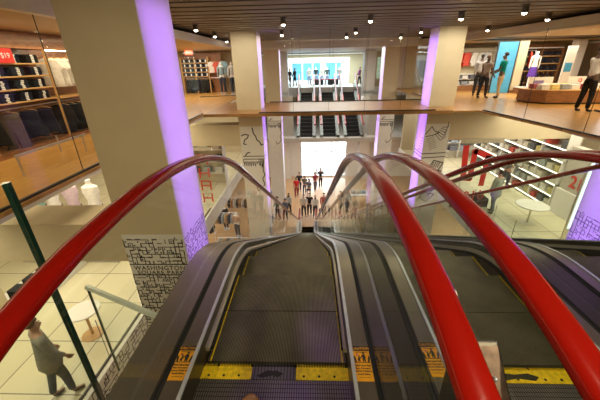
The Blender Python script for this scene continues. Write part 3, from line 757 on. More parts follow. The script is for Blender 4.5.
# red sale card
t = thing('sale_sign', 'small red card sign on the top jeans shelf at the left edge', 'sign', (-5.88, 6.35, 1.70))
MB().box(-.006, .006, -.17, .17, 0, .26).build('card', M['redp'], t)
textmesh('lettering', '$19', .13, M['stickerwhite'], t, Matrix.Translation((.008, 0, .13)) @ Matrix.Rotation(PI/2, 4, 'Z') @ Matrix.Rotation(PI/2, 4, 'X'))
# garments under the shelves
for i, (y, kind, c, nm) in enumerate(((4.7, 'skirt', (.012, .012, .014), 'black'), (5.15, 'skirt', (.012, .012, .014), 'black'), (5.6, 'skirt', (.015, .015, .016), 'black'), (6.05, 'trousers', (.10, .08, .07), 'brown grey'), (6.5, 'skirt', (.015, .015, .035), 'navy'), (6.9, 'skirt', (.012, .012, .03), 'dark navy'))):
    hanging('hanging_skirt' if kind == 'skirt' else 'hanging_trousers', kind, c, '%s %s hanging under the jeans shelves, %s from near end' % (nm, 'skirt' if kind == 'skirt' else 'trousers', ORD[i]), 'skirt' if kind == 'skirt' else 'trousers', (-6.0+.0, y, .86), .9, 'garments under the left jeans shelves')
for i in range(6):
    hanging('hanging_t_shirt', 'tee', ((.75, .72, .66), (.78, .75, .68), (.7, .68, .62), (.78, .76, .7), (.35, .28, .22), (.3, .24, .2))[i], '%s tee shirt hanging on the left wall, %s right of the jeans shelves' % (('white', 'cream', 'off white', 'bright white', 'brown', 'dark beige')[i], ORD[i]), 't-shirt', (-6.0, 7.52+.2*i, 1.86), .5, 'tee shirts right of the jeans')
for i in range(5):
    hanging('hanging_jacket', 'long', ((.02, .02, .025), (.015, .015, .02), (.03, .03, .03), (.018, .018, .02), (.4, .36, .3))[i], '%s jacket hanging low on the left wall, %s right of the skirts' % (('black', 'dark', 'charcoal', 'jet black', 'beige')[i], ORD[i]), 'jacket', (-6.0, 7.45+.24*i, .86), .6, 'jackets right of the skirts')
for i, y in enumerate((5.3, 6.4, 7.3)):
    m = MB(); m.box(-.02, .02, -.3, .3, 0, .012)
tb = thing('display_table', 'low glass-topped display with a pale steel rim on the left wooden floor', 'table', (-4.9, 5.3, 0))
m = MB(); m.box(-.3, .3, -.8, .8, .34, .36); m.build('table_top', M['smoke'], tb)
m = MB(); m.box(.29, .31, -.82, .82, .33, .37); m.build('rim', M['alu'], tb)
for sx in (-.27, .27):
    for sy in (-.76, .76): MB().box(sx-.012, sx+.012, sy-.012, sy+.012, 0, .34).build('leg', M['alu'], tb)

# far left shop seen between the columns
su = thing('shelf_unit', 'small jeans shelving in the far left shop below the exit sign', 'shelves', (-6.6, 19.6, 0))
MB().box(-1.0, 1.3, .3, .34, 0, 2.2).build('back_panel', M['walnut'], su)
for z in (.95, 1.2, 1.45, 1.7): MB().box(-1.0, .6, -.1, .3, z-.03, z).build('shelf', M['oak'], su)
for x in (-1.0, -.2, .6): MB().box(x-.02, x+.02, -.12, .3, 0, 2.0).build('upright', M['oak'], su)
m = MB(); m.tube([(-1, 0, .85), (1.2, 0, .85)], .014, 8); m.build('clothes_rail', M['chrome'], su)
fj = folded('folded_jeans', (.02, .03, .05), .28, .32, .17, True); first = True
for zi, z in enumerate((.95, 1.2, 1.45, 1.7)):
    for i in range(5):
        o = fj if first else fj.copy()
        if not first:
            COL.objects.link(o)
            for ch in KIDS.get(fj.name, []): c_ = ch.copy(); COL.objects.link(c_); c_.parent = o
        else: index_kids()
        first = False
        o.location = (-7.4+.32*i, 19.68, z+.001); o.rotation_euler = (0, 0, 0)
        tag(o, 'dark folded pile on the %s far left shelf, %s from the left' % (('lowest', 'second', 'third', 'top')[zi], ORD[i]), 'jeans', 'jeans piles in the far left shop')
for i, (x, c, k) in enumerate(((-7.3, (.02, .02, .02), 'trousers'), (-7.0, (.015, .015, .02), 'trousers'), (-6.7, (.02, .02, .03), 'long'), (-6.4, (.03, .03, .03), 'trousers'), (-6.1, (.02, .02, .02), 'long'))):
    hanging('hanging_garment', k, c, 'dark garment hanging in the far left shop, %s from the left' % ORD[i], 'clothes', (x, 19.55, .85), .5, 'dark garments in the far left shop')
for i, (x, c, n_) in enumerate(((-5.75, (.7, .66, .6), 'white'), (-5.45, (.6, .12, .08), 'red'), (-5.1, (.3, .5, .6), 'pale blue'))):
    hanging('hanging_t_shirt', 'tee', c, '%s shirt hanging in the far left shop right of the jeans shelves' % n_, 't-shirt', (x, 19.5, 1.8), .4)
t = thing('exit_sign', 'red lit exit sign hanging in the far left shop', 'sign', (-6.35, 17.6, 2.339))
MB().box(-.2, .2, -.02, .02, -.27, -.06).build('face', M['exit'], t); MB().box(-.01, .01, -.01, .01, -.06, 0).build('stem', M['steel'], t)
textmesh('lettering', 'EXIT', .15, M['stickerwhite'], t, Matrix.Translation((0, -.023, -.165)) @ Matrix.Rotation(PI/2, 4, 'X'))
for i, (x, y, tp) in enumerate(((-5.0, 18.6, (.25, .35, .4)), (-4.5, 19.2, (.1, .1, .12)), (-4.3, 18.2, (.5, .5, .5)))):
    person('mannequin', 'mannequin in %s top behind the far left glass screen' % ('blue grey', 'black', 'light grey')[i], 'mannequin', (x, y, .001), PI, 1.75, tp, (.05, .06, .09), mannequin=True, hands=False, sub=1)

# ------------------------------------------------------------------ right shop on level with the camera
su = thing('shelf_unit', 'dark wall shelving of hanging and folded black clothes in the right shop', 'shelves', (12.0, 18.0, 0))
MB().box(-1.1, 1.0, .3, .34, 0, 2.2).build('back_panel', M['walnut'], su)
for z in (.35, .95, 1.3, 1.65): MB().box(-1.1, 1.0, -.15, .3, z-.04, z).build('shelf', M['oak'], su)
MB().box(-1.1, 1.0, -.15, .3, 2.0, 2.05).build('top_board', M['white'], su)
for x in (-1.1, -.05, 1.0): MB().box(x-.02, x+.02, -.17, .3, 0, 2.0).build('upright', M['walnut'], su)
fj = folded('folded_garments', (.02, .022, .028), .26, .34, .22); first = True
for zi, z in enumerate((.95, 1.3, 1.65)):
    for i in range(6):
        o = fj if first else fj.copy()
        if not first: COL.objects.link(o)
        first = False
        o.location = (11.06+.35*i, 18.05, z+.001)
        tag(o, 'dark folded pile on the %s right shop shelf, %s from the left' % (('lowest', 'middle', 'top')[zi], ORD[i]), 'clothes', 'dark piles in the right shop')
for i in range(8):
    hanging('hanging_jacket', 'long', ((.02, .025, .04), (.015, .015, .02), (.03, .035, .05), (.02, .02, .02))[i % 4], 'dark jacket hanging below the right shop shelves, %s from the left' % ORD[i], 'jacket', (11.05+.24*i, 17.8, .90), 1.0, 'dark jackets in the right shop')
su = thing('shelf_unit', 'pale shelving behind the two standing men with hanging red and white tops', 'shelves', (8.6, 18.2, 0))
MB().box(-.9, 1.3, .3, .34, 0, 2.1).build('back_panel', M['cream'], su)
for z in (.3, .6, .85): MB().box(-.9, 1.3, -.15, .3, z-.04, z).build('shelf', M['white'], su)
MB().box(-.9, 1.3, -.2, .3, .0, .26).build('plinth', M['walnut'], su)
m = MB(); m.tube([(-.9, 0, 1.95), (1.3, 0, 1.95)], .014, 8); m.build('clothes_rail', M['chrome'], su)
for x in (-.9, 1.3): MB().box(x-.02, x+.02, -.15, .3, .26, 2.1).build('upright', M['white'], su)
for i, (x, c, n_) in enumerate(((8.0, (.7, .04, .03), 'red'), (8.35, (.65, .1, .07), 'bright red'), (8.75, (.75, .72, .66), 'white'), (9.1, (.7, .68, .62), 'cream'), (9.4, (.6, .6, .6), 'grey'))):
    hanging('hanging_shirt', 'long', c, '%s shirt hanging behind the two standing men' % n_, 'shirt', (x, 18.15, 1.95), .35)
for j, z in enumerate((.3, .6)):
    for i in range(5):
        o = folded('folded_shirts', ((.6, .58, .55), (.3, .32, .36), (.7, .68, .65), (.15, .16, .2), (.55, .5, .45))[(i+j) % 5], .3, .32, .17)
        o.location = (7.95+.4*i, 18.15, z+.001); tag(o, '%s folded shirts, %s pale shelf behind the two men, %s from left' % (('white', 'slate', 'bright white', 'navy', 'beige')[(i+j) % 5], ('lower', 'upper')[j], ORD[i]), 'shirts')
t = thing('wall_panel', 'tall bright blue panel behind the man in the teal shirt', 'panel', (9.35, 16.4, 0), -.1)
MB().box(-.42, .42, -.03, .03, .02, 2.28).build('blue_board', M['blue'], t); 
MB().box(-.46, -.42, -.04, .04, 0, 2.3).box(.42, .46, -.04, .04, 0, 2.3).build('frame', M['ink'], t)
t = thing('wall_pier', 'cream pier right of the blue panel in the right shop', 'pier', (10.1, 16.6, 0)); MB().box(-.2, .2, -.2, .2, 0, 2.33).build('shaft', M['cream'], t); MB().box(-.22, .22, -.22, .22, 0, .12).build('skirting', M['walnut'], t)
t = thing('wall_pier', 'white slanting-looking pier between the dark shelves and the sign stand', 'pier', (13.2, 17.2, 0)); MB().box(-.22, .22, -.2, .2, 0, 2.33).build('shaft', M['white'], t); MB().box(-.24, .24, -.22, .22, 0, .12).build('skirting', M['walnut'], t)
person('mannequin', 'mannequin in white top and purple skirt in the right shop', 'mannequin', (10.45, 15.9, .30), PI, 1.6, (.75, .7, .72), (.12, .05, .35), mannequin=True, legs='skirt', sleeve='none', hands=False)
t = thing('plinth', 'low pale plinth under the mannequin with the purple skirt', 'plinth', (10.45, 15.9, 0)); MB().box(-.45, .45, -.4, .4, 0, .26).build('body', M['walnut'], t); MB().box(-.47, .47, -.42, .42, .26, .298).build('top', M['white'], t)
for i, (x, c, n_) in enumerate(((10.75, (.05, .12, .08), 'dark green'), (11.0, (.6, .07, .04), 'red'), (10.55, (.03, .03, .03), 'black'))):
    hanging('hanging_jacket', 'long', c, '%s jacket hanging left of the dark shelving in the right shop' % n_, 'jacket', (x, 17.2, 1.9), 1.2)
    
rk = thing('clothes_rail', 'freestanding clothes rail left of the dark shelving', 'clothes rail', (10.75, 17.2, 0))
m = MB(); m.tube([(-.45, 0, 0), (-.45, 0, 1.9), (.45, 0, 1.9), (.45, 0, 0)], .014, 8); m.build('frame', M['chrome'], rk); MB().box(-.47, -.43, -.2, .2, 0, .03).box(.43, .47, -.2, .2, 0, .03).build('foot', M['chrome'], rk)
# low curved wooden table with folded stacks
tb = thing('display_table', 'low curved wooden display table with rows of folded clothes in the right shop', 'table', (9.55, 12.9, 0))
m = MB()
pl = [(-1.25, -.15), (-1.2, -.5), (-.9, -.85), (0, -1.0), (1.2, -1.0), (1.5, -.6), (1.5, .6), (-1.0, .6), (-1.25, .3)]
m.prism(pl, .05, .46); m.build('body', M['walnut'], tb)
m = MB(); m.prism([(a*1.02, b*1.02) for a, b in pl], .46, .49); m.build('table_top', M['oak'], tb)
m = MB(); m.prism([(a*.95, b*.95) for a, b in pl], 0, .05); m.build('plinth', M['ink'], tb)
pal = [((.75, .72, .66), 'cream'), ((.8, .8, .78), 'white'), ((.35, .1, .12), 'wine'), ((.75, .73, .7), 'pale'), ((.3, .32, .36), 'grey'), ((.75, .6, .25), 'mustard')]
for r_ in range(2):
    for i in range(7):
        c, n_ = pal[(i*5+r_*2) % 6]
        o = folded('folded_shirts', c, .28, .3, .17); o.location = (8.65+.36*i, 12.35+.45*r_, .491)
        tag(o, '%s folded shirts, %s row on the low curved table, %s from left' % (n_, ('front', 'back')[r_], ORD[i]), 'shirts')
for i, (x, y, w_) in enumerate(((9.2, 13.35, .9), (10.6, 13.35, .7))):
    t = thing('sign_board', ('wide low white sign board standing on the curved table', 'small white sign board with red lettering on the curved table')[i], 'sign', (x, y, .491))
    MB().box(-w_/2, w_/2, -.015, .015, .0, .38).build('board', M['white'], t)
    if i: textmesh('lettering', '9', .34, M['redp'], t, Matrix.Translation((.1, -.018, .18)) @ Matrix.Rotation(PI/2, 4, 'X'))
    else: MB().box(-.3, .1, -.019, -.014, .12, .26).build('print', cloth((.25, .2, .4)), t)
t = thing('sign_stand', 'tall narrow white sign stand with a blue square behind the curved table', 'sign', (11.0, 14.6, 0), 0)
MB().box(-.2, .2, -.02, .02, .0, 2.0).build('board', M['white'], t); MB().box(-.15, .15, -.026, -.02, 1.0, 1.35).build('print', M['blue'], t)
su = thing('shelf_unit', 'wall rack at the far right behind the man in the white shirt', 'shelves', (13.2, 13.2, 0))
MB().box(-1.2, 1.4, .3, .34, 0, 2.25).build('back_panel', M['walnut'], su); MB().box(-1.2, 1.4, -.1, .3, .3, .35).build('shelf', M['oak'], su); MB().box(-1.2, 1.4, -.1, .3, 1.98, 2.03).build('shelf', M['oak'], su)
m = MB(); m.tube([(-1.2, 0, 1.85), (1.4, 0, 1.85)], .014, 8); m.build('clothes_rail', M['chrome'], su)
for i in range(9):
    c, n_ = (((.12, .08, .05), 'brown'), ((.02, .02, .02), 'black'), ((.25, .2, .14), 'khaki'), ((.05, .05, .06), 'charcoal'))[i % 4]
    hanging('hanging_coat', 'long', c, '%s coat on the far right wall rack, %s from the left' % (n_, ORD[i]), 'coat', (12.15+.27*i, 13.2, 1.85), .9)
# people on the right
person('person', 'person in a grey patterned shirt and dark trousers facing the blue panel', 'person', (7.5, 14.35, .001), -1.2, 1.70, (.33, .27, .23), (.025, .025, .03), 'skin_dark', 'hair_brown', .12, (.1, .3), (.2, .5), sleeve='short')
person('person', 'person in a teal shirt and beige trousers in front of the blue panel', 'person', (8.12, 14.25, .001), .7, 1.78, (.0, .28, .27), (.55, .44, .28), 'skin_dark', 'hair', .05, (.15, 1.0), (.2, .9), sleeve='short')
person('person', 'person half hidden behind the man in the grey patterned shirt', 'person', (7.72, 15.3, .001), -.6, 1.76, (.5, .48, .46), (.03, .03, .03), 'skin_dark', 'hair', .1, (.1, .2), (.1, .2))
person('person', 'person in a white long-sleeved shirt and black trousers at the right edge', 'person', (8.52, 10.2, .001), -1.5, 1.84, (.76, .80, .84), (.012, .012, .014), 'skin_dark', 'hair', .08, (.5, .5), (.6, .4), lean=.03)
t = thing('display_screen', 'lit poster stand with a blue picture at the man in white\'s feet', 'screen', (8.95, 10.0, 0), -.15)
m = MB(); vs = []
MB().box(-.05, .95, -.03, .03, .03, .95, rot=Matrix.Rotation(-.25, 3, 'X')).build('frame', M['ink'], t)
MB().box(-.01, .91, -.045, -.031, .07, .91, rot=Matrix.Rotation(-.25, 3, 'X'), piv=(.45, 0, .49)).build('picture', M['screen'], t)
MB().box(.25, .85, -.055, -.046, .10, .45, rot=Matrix.Rotation(-.25, 3, 'X'), piv=(.45, 0, .49)).build('blue_shape', M['screenblue'], t)
MB().box(.0, .04, 0, .3, 0, .05).box(.86, .9, 0, .3, 0, .05).build('foot', M['ink'], t)
for i, (x, y) in enumerate(((8.9, 6.9), (9.3, 9.3))): pass

# ------------------------------------------------------------------ lower right shop (level -1)
su = thing('shelf_unit', 'long white lit wall shelving full of merchandise in the lower right shop', 'shelves', (9.75, 11.4, -4))
MB().box(.16, .2, 0, 6.4, 0, 3.0).build('back_panel', M['stone'], su)
LZ = [.12, .58, 1.04, 1.50, 1.96, 2.42]
for z in LZ:
    s1 = MB().box(-.25, .16, 0, 6.4, z-.04, z).build('shelf', M['white'], su); MB().box(-.262, -.25, 0, 6.4, z-.035, z-.005).build('lit_edge', M['ledstrip'], s1)
for i in range(6): MB().box(-.25, .16, i*1.27, i*1.27+.03, 0, 3.0).build('upright', M['white'], su)
rnd = random.Random(5)
pr_ = [folded('folded_goods', c, .30, .30, h) for c, h in (((.35, .38, .36), .26), ((.55, .52, .42), .22), ((.12, .13, .14), .28), ((.5, .45, .2), .24), ((.68, .66, .6), .27), ((.5, .1, .08), .2))]
nm = ('grey', 'beige', 'black', 'olive yellow', 'white', 'red'); cnt = {}
for zi, z in enumerate(LZ):
    for i in range(15):
        k = rnd.choice((0, 0, 1, 1, 2, 3, 4, 4, 0, 1, 2, 5))
        if (zi*15+i) % 9 == 4: continue
        o = pr_[k].copy(); COL.objects.link(o); o.location = (9.70, 11.62+.42*i, -4+z+.001); o.rotation_euler = (0, 0, PI/2)
        tag(o, '%s goods on the %s lower right wall shelf, %s from near end' % (nm[k], ('lowest', 'second', 'third', 'fourth', 'fifth', 'top')[zi], (ORD+['thirteenth', 'fourteenth', 'fifteenth'])[i]), 'folded clothes', 'goods on the lower right wall shelving')
for p in pr_: bpy.data.objects.remove(p)
t = thing('counter_wall', 'pale counter block with a red number 21 beside the lower right shelving', 'counter', (9.6, 10.6, -4))
MB().box(-.1, .3, -.75, .7, 0, 1.0).build('counter', M['white'], t); MB().box(.0, .3, -.75, .7, 1.0, 2.6).build('board', M['stone'], t)
T = Matrix.Translation((-.02, 0, 1.38)) @ Matrix.Rotation(-PI/2, 4, 'Z') @ Matrix.Rotation(PI/2, 4, 'X')
textmesh('lettering', '21', .62, M['redp'], t, T, .01, .01)
t = thing('round_table', 'round pale pedestal table on the lower right tiled floor', 'table', (8.0, 10.25, -4))
m = MB(); m.lathe([(.50, .70), (.52, .72), (.52, .74), (.50, .75)], seg=32); m.build('table_top', M['white'], t)
m = MB(); m.lathe([(.03, .02), (.03, .70)], seg=12); m.build('pedestal', M['alu'], t); m = MB(); m.lathe([(.25, 0), (.25, .015), (.04, .03)], seg=24); m.build('foot', M['alu'], t)
person('person', 'person in a grey green coat standing on the lower right tiled floor', 'person', (7.15, 11.1, -3.999), .4, 1.75, (.30, .34, .30), (.16, .2, .22), 'skin', 'hair', .1, (.1, .3), (.1, .3), coat=True)
person('person', 'person in a red cap-coloured top browsing the lower right shelves', 'person', (9.0, 13.6, -3.999), -1.4, 1.7, (.16, .17, .18), (.06, .07, .1), 'skin', 'hair_brown', .1, (.6, .5), (.7, .5), female=True, longhair=True)
# red sign hanging : rotated 5 built of bars, and 2019 below, mirrored
sg = thing('hanging_sign', 'big red sign shape above mirrored 2019 on glass at right', 'sign', (6.45, 11.6, -4.0))
MB().box(-.75, .80, -.0, .012, .0, 2.74).build('glass_pane', M['glass_far'], sg)
MB().box(-.77, .82, -.02, .03, 2.68, 2.86).build('top_rail', M['alu'], sg)
m = MB()
def bar(a, b, w_):
    a = Vector((a[0], 0, a[1])); b = Vector((b[0], 0, b[1])); d = (b-a).normalized(); n = Vector((-d.z, 0, d.x))*w_/2
    q = [a+n, b+n, b-n, a-n]
    m.add([v+Vector((0, -.02, 0)) for v in q]+[v+Vector((0, -.001, 0)) for v in q], [(0, 1, 2, 3), (4, 7, 6, 5), (0, 4, 5, 1), (1, 5, 6, 2), (2, 6, 7, 3), (3, 7, 4, 0)])
bar((-.55, 2.6), (-.42, 1.2), .22); bar((-.5, 1.28), (-.1, 1.25), .20); bar((-.16, 1.2), (-.18, 2.45), .20); bar((-.22, 2.38), (.46, 2.15), .20); bar((.36, 2.2), (.33, .95), .20)
m.build('red_shape', M['redp'], sg)
T = Matrix.Translation((-.02, -.008, .55)) @ Matrix.Rotation(-.1, 4, 'Y') @ Matrix.Rotation(PI/2, 4, 'X') @ Matrix.Scale(-1, 4, (0, 1, 0))
textmesh('lettering', '2019', .58, M['redp'], sg, T, .006, .005)
t = thing('lit_window', 'tall narrow lit blue white panel left of the right-edge purple column', 'light panel', (8.42, 9.0, -4), .2)
MB().box(-.16, .22, -.03, .03, .0, 2.8).build('frame', M['alu'], t); MB().box(-.10, .16, -.05, -.031, .5, 2.7).build('lit_face', M['litblue'], t)
su = thing('shelf_unit', 'white wall shelf bays beyond the right bridge column on the lower floor', 'shelves', (7.6, 18.6, -4))
MB().box(-1.2, 4.0, .3, .34, 0, 3.0).build('back_panel', M['white'], su)
for z in (.5, 1.0, 1.5, 2.0, 2.5): MB().box(-1.2, 4.0, -.1, .3, z-.04, z).build('shelf', M['white'], su)
for x in (-1.2, .1, 1.4, 2.7, 4.0): MB().box(x-.02, x+.02, -.12, .3, 0, 3.0).build('upright', M['white'], su)
fj = None
for zi, z in enumerate((.5, 1.0, 1.5, 2.0, 2.5)):
    for i in range(8):
        c = ((.35, .4, .5), (.6, .55, .5), (.5, .5, .5), (.2, .2, .25))[(i+zi) % 4]
        o = folded('folded_goods', c, .4, .3, .3); o.location = (6.85+.6*i, 18.6, -4+z+.001)
        tag(o, '%s pile, %s shelf of white bays beyond right column, %s from left' % (('blue grey', 'beige', 'mid grey', 'dark')[(i+zi) % 4], ('lowest', 'second', 'middle', 'fourth', 'top')[zi], ORD[i]), 'folded clothes', 'piles in the white bays')

# ------------------------------------------------------------------ lower left shop (level -1)
person('person', 'person in a grey coat and slate trousers on the lower left tiled floor', 'person', (-4.62, 3.62, -3.999), -.6, 1.84, (.30, .29, .24), (.14, .16, .17), 'skin', 'hair_brown', .12, (.1, .35), (.15, .5), coat=True, shoes=(.12, .1, .08))
t = thing('round_table', 'small round white pedestal table on the lower left tiled floor', 'table', (-5.02, 5.0, -4))
m = MB(); m.lathe([(.30, .68), (.33, .70), (.33, .72), (.31, .73)], seg=32); m.build('table_top', M['white'], t)
m = MB(); m.lathe([(.03, .02), (.03, .68)], seg=12); m.build('pedestal', M['oak'], t); m = MB(); m.lathe([(.22, 0), (.22, .015), (.04, .03)], seg=24); m.build('foot', M['oak'], t)
t = thing('display_case', 'low white display ledge along the lower left tiled floor', 'display ledge', (-7.35, 6.0, -4))
MB().box(-.4, .35, -.5, 1.7, 0, .42).build('body', M['white'], t); MB().box(.351, .36, -.5, 1.7, .36, .40).build('lit_edge', M['ledstrip'], t)
for i in range(5):
    o = MB().box(-.14, .14, -.15, .15, 0, .32).build('black_box', cloth((.03, .03, .035)), bevel=.01); o.location = (-7.15, 5.7+.42*i, -3.579)
    tag(o, 'black box on the lower left white ledge, %s from the near end' % ORD[i], 'box', 'black boxes on the white ledge')
t = thing('display_case', 'cream counter with red and white cards under the beam at the left edge', 'counter', (-7.6, 5.2, -4), 0)
MB().box(-.35, .5, -1.6, .15, 0, 1.25).build('body', M['cream'], t); MB().box(-.37, .52, -1.62, .22, 1.25, 1.29).build('top', M['cream'], t)
for i in range(6):
    o = MB().box(-.12, .12, -.1, .1, 0, .05).box(-.08, .02, -.06, .04, .05, .055, 1).build('price_card', [M['stickerwhite'], M['redp']]); o.location = (-7.35+.0, 3.95+.27*i, -2.709)
    tag(o, 'white card with red print on the cream counter, %s from the near end' % ORD[i], 'card', 'cards on the cream counter')
for i, (x, c, n_) in enumerate(((-8.6, (.35, .06, .05), 'red'), (-8.2, (.3, .5, .45), 'mint'), (-7.7, (.75, .72, .68), 'white'), (-7.1, (.55, .42, .48), 'pink'), (-6.45, (.72, .68, .62), 'cream'))):
    t = thing('bust_form', '%s top on a bust form behind the lower left beam' % n_, 'mannequin', (x, 8.1, -2.38)); t.scale = (1.3, 1.3, 1.3)
    m = MB(); m.lathe([(.12, 0), (.16, .12), (.13, .28), (.19, .5), (.17, .62), (.06, .68), (.05, .74)], seg=18, sy=.65); m.build('torso', cloth(c), t)
    m = MB(); m.lathe([(.05, .74), (.055, .78), (.01, .80)], seg=14); m.build('neck_cap', M['white'], t)
    m = MB(); m.lathe([(.165, .0), (.19, .06), (.165, .16)], seg=18, sy=.7); m.build('waistband', cloth((.04, .03, .04)), t)
t = thing('display_plinth', 'tall pale plinth carrying the row of bust forms', 'plinth', (-7.5, 8.1, -4)); MB().box(-1.6, 1.5, -.35, .35, 0, 1.58).build('body', M['stone'], t); MB().box(-1.65, 1.55, -.38, .38, 1.58, 1.619).build('top', M['white'], t)
# decorated wall behind the left-hand lower floor
su = thing('shelf_unit', 'pale shelving with red lettering between the two left columns, lower floor', 'shelves', (-6.2, 14.6, -4))
MB().box(-1.8, 1.9, .3, .34, 0, 3.0).build('back_panel', M['cream'], su)
for z in (.6, 1.2, 1.8, 2.4): MB().box(-1.8, 1.9, -.1, .3, z-.04, z).build('shelf', M['white'], su)
for x in (-1.8, 0, 1.9): MB().box(x-.02, x+.02, -.1, .3, 0, 3.0).build('upright', M['white'], su)
for zi, z in enumerate((.6, 1.2, 1.8, 2.4)):
    for i in range(6):
        c = ((.6, .58, .5), (.15, .15, .17), (.5, .42, .3), (.35, .4, .38), (.4, .08, .07))[(i*2+zi) % 5]
        o = folded('folded_goods', c, .36, .3, .3); o.location = (-7.7+.62*i, 14.6, -4+z+.001)
        tag(o, '%s pile, %s shelf between the two left columns, %s from left' % (('cream', 'black', 'tan', 'grey green', 'red')[(i*2+zi) % 5], ('lowest', 'second', 'third', 'top')[zi], ORD[i]), 'folded clothes', 'piles between the left columns')
sg = thing('hanging_sign', 'tall glass sign with vertical red characters right of the nearest column', 'sign', (-4.26, 11.7, -3.999))
MB().box(-.42, .35, -.006, .006, 0, 2.5).build('glass_pane', M['glass_far'], sg); MB().box(-.44, .37, -.02, .02, 2.5, 2.62).build('top_rail', M['alu'], sg)
m = MB()
for i in range(4):
    z = .25+.55*i
    bar((-.25, z), (-.25, z+.42), .06); bar((.12, z+.02), (.12, z+.42), .06); bar((-.25, z+.21), (.12, z+.21), .05); 
    if i % 2: bar((-.25, z+.42), (.12, z+.40), .05)
m.build('red_lettering', M['redp'], sg)

# ------------------------------------------------------------------ lowest level (-2)
Z2 = -8.399
ppl = [((-.95, 23.9), 'person in a black top at the left of the street door group', (.02, .025, .04), (.05, .05, .07), 0),
       ((-.50, 23.3), 'person in an olive top in the group by the street doors', (.16, .15, .12), (.08, .09, .12), 1),
       ((-.15, 22.5), 'person in a grey vest and shorts nearest of the group by the street doors', (.15, .17, .2), (.05, .06, .09), 1),
       ((.38, 24.1), 'person in a dark red top right of the group by the street doors', (.30, .05, .06), (.12, .10, .10), 1),
       ((.85, 24.9), 'person in black standing farthest right by the street doors', (.02, .02, .02), (.02, .02, .025), 0),
       ((-1.15, 22.8), 'person in a bright red top at the left edge of the street door group', (.6, .03, .03), (.3, .06, .06), 1)]
for i, ((x, y), l, a, b, fem) in enumerate(ppl):
    person('person', l, 'person', (x, y, Z2), (PI, PI, PI*.9, PI*1.1, PI, PI)[i], 1.72-.06*fem, a, b, 'skin', ('hair', 'hair_brown')[i % 2], .14, (.1, .2), (.2, .3), legs=('long', 'long', 'shorts', 'long', 'long', 'long')[i], sleeve='short', female=bool(fem), longhair=bool(fem), hands=False)
crowd = [((-1.75, 18.7), (.1, .12, .18), 'navy top left of the escalator foot'), ((-1.55, 19.6), (.5, .5, .52), 'grey top left behind the escalator foot'), ((-.5, 19.3), (.65, .6, .55), 'white top at the escalator foot'), ((-.1, 19.5), (.03, .03, .04), 'black top at the middle of the escalator foot'),
         ((.3, 19.2), (.7, .68, .62), 'cream top at the escalator foot'), ((.9, 19.6), (.45, .1, .1), 'red top right of the escalator foot'), ((2.1, 19.9), (.02, .02, .03), 'black jacket right of the escalator foot'), ((2.6, 20.0), (.3, .3, .33), 'dark grey jacket farthest right of the escalator foot')]
for i, ((x, y), c, l) in enumerate(crowd):
    person('person', 'person in a '+l, 'person', (x, y, Z2), PI*(.8+.05*i), 1.66+.02*(i % 4), c, (.04, .045, .06), ('skin', 'skin_dark')[i % 3 == 1], ('hair', 'hair_brown', 'hair')[i % 3], .1, (.2, .4), (.1, .3), hands=False, female=i % 2 == 0)
# mannequins and racks seen through the glass on the left and right
for i, (x, y, c) in enumerate(((-3.3, 18.0, (.32, .36, .30)), (-5.6, 17.6, (.02, .02, .02)), (-4.6, 16.6, (.5, .35, .25)), (-2.4, 20.2, (.55, .6, .55)), (-6.4, 19.4, (.2, .2, .2)))):
    person('mannequin', 'mannequin wearing a %s on the lowest floor, seen through the left glass' % ('grey green coat', 'black jacket', 'tan top', 'pale green top', 'dark grey top')[i], 'mannequin', (x, y, Z2), PI*.9, 1.8, c, (.1, .1, .12), mannequin=True, hands=False, coat=(i == 0))
for i, (x, y, c) in enumerate(((4.2, 17.2, (.5, .55, .5)), (5.2, 16.2, (.45, .4, .3)), (4.9, 15.4, (.2, .25, .22)), (5.6, 18.6, (.3, .32, .4)))):
    person('mannequin', 'mannequin wearing a %s on the lowest floor, seen through the right glass' % ('pale green top', 'tan top', 'dark green top', 'blue grey top')[i], 'mannequin', (x, y, Z2), PI*1.1, 1.8, c, (.1, .1, .12), mannequin=True, hands=False)
for (x, y), c, l in (((-2.35, 15.1), (.03, .03, .03), 'black jacket on the lowest floor left of the escalators, nearest'), ((-3.25, 15.5), (.22, .11, .06), 'brown jacket on the lowest floor left of the escalators'), ((-2.3, 18.9), (.12, .14, .12), 'dark green top on the lowest floor left of the escalators'),
                     ((3.7, 17.0), (.04, .05, .08), 'navy jacket on the lowest floor right of the escalators'), ((3.7, 13.8), (.25, .1, .08), 'rust top on the lowest floor right of the escalators, nearest')):
    person('person', 'person in a '+l, 'person', (x, y, Z2), PI*.7, 1.74, c, (.03, .03, .04), 'skin', 'hair', .1, (.3, .7), (.2, .4), hands=False)
def rack(x, y, label, cols, n=8, rz=0):
    t = thing('clothes_rack', label, 'clothes rack', (x, y, -8.4), rz)
    m = MB(); m.tube([(-.8, 0, .02), (-.8, 0, 1.5), (.8, 0, 1.5), (.8, 0, .02)], .016, 8); m.build('frame', M['chrome'], t)
    for s in (-1, 1): MB().box(s*.8-.02, s*.8+.02, -.25, .25, 0, .03).build('foot', M['chrome'], t)
    for i in range(n):
        px = -.68+1.36*i/(n-1); q = Matrix.Rotation(rz, 3, 'Z') @ Vector((px, 0, 0))
        c, nn = cols[i % len(cols)]
        hanging('hanging_garment', 'long', c, '%s garment on the %s, %s from the left' % (nn, label, ORD[i]), 'clothes', (x+q.x, y+q.y, -6.9), rz+1.2)
G1 = [((.6, .58, .5), 'cream'), ((.05, .05, .06), 'black'), ((.4, .45, .4), 'sage')]
G2 = [((.35, .4, .45), 'slate'), ((.6, .4, .2), 'tan'), ((.1, .1, .12), 'dark')]
rack(-4.2, 14.0, 'left lower rack near the mannequins', G2); rack(-6.6, 15.8, 'left lower rack under the sign', G1)
rack(3.9, 12.6, 'right lower rack behind the glass', G1); rack(5.6, 12.6, 'right lower rack by the wall', G2)
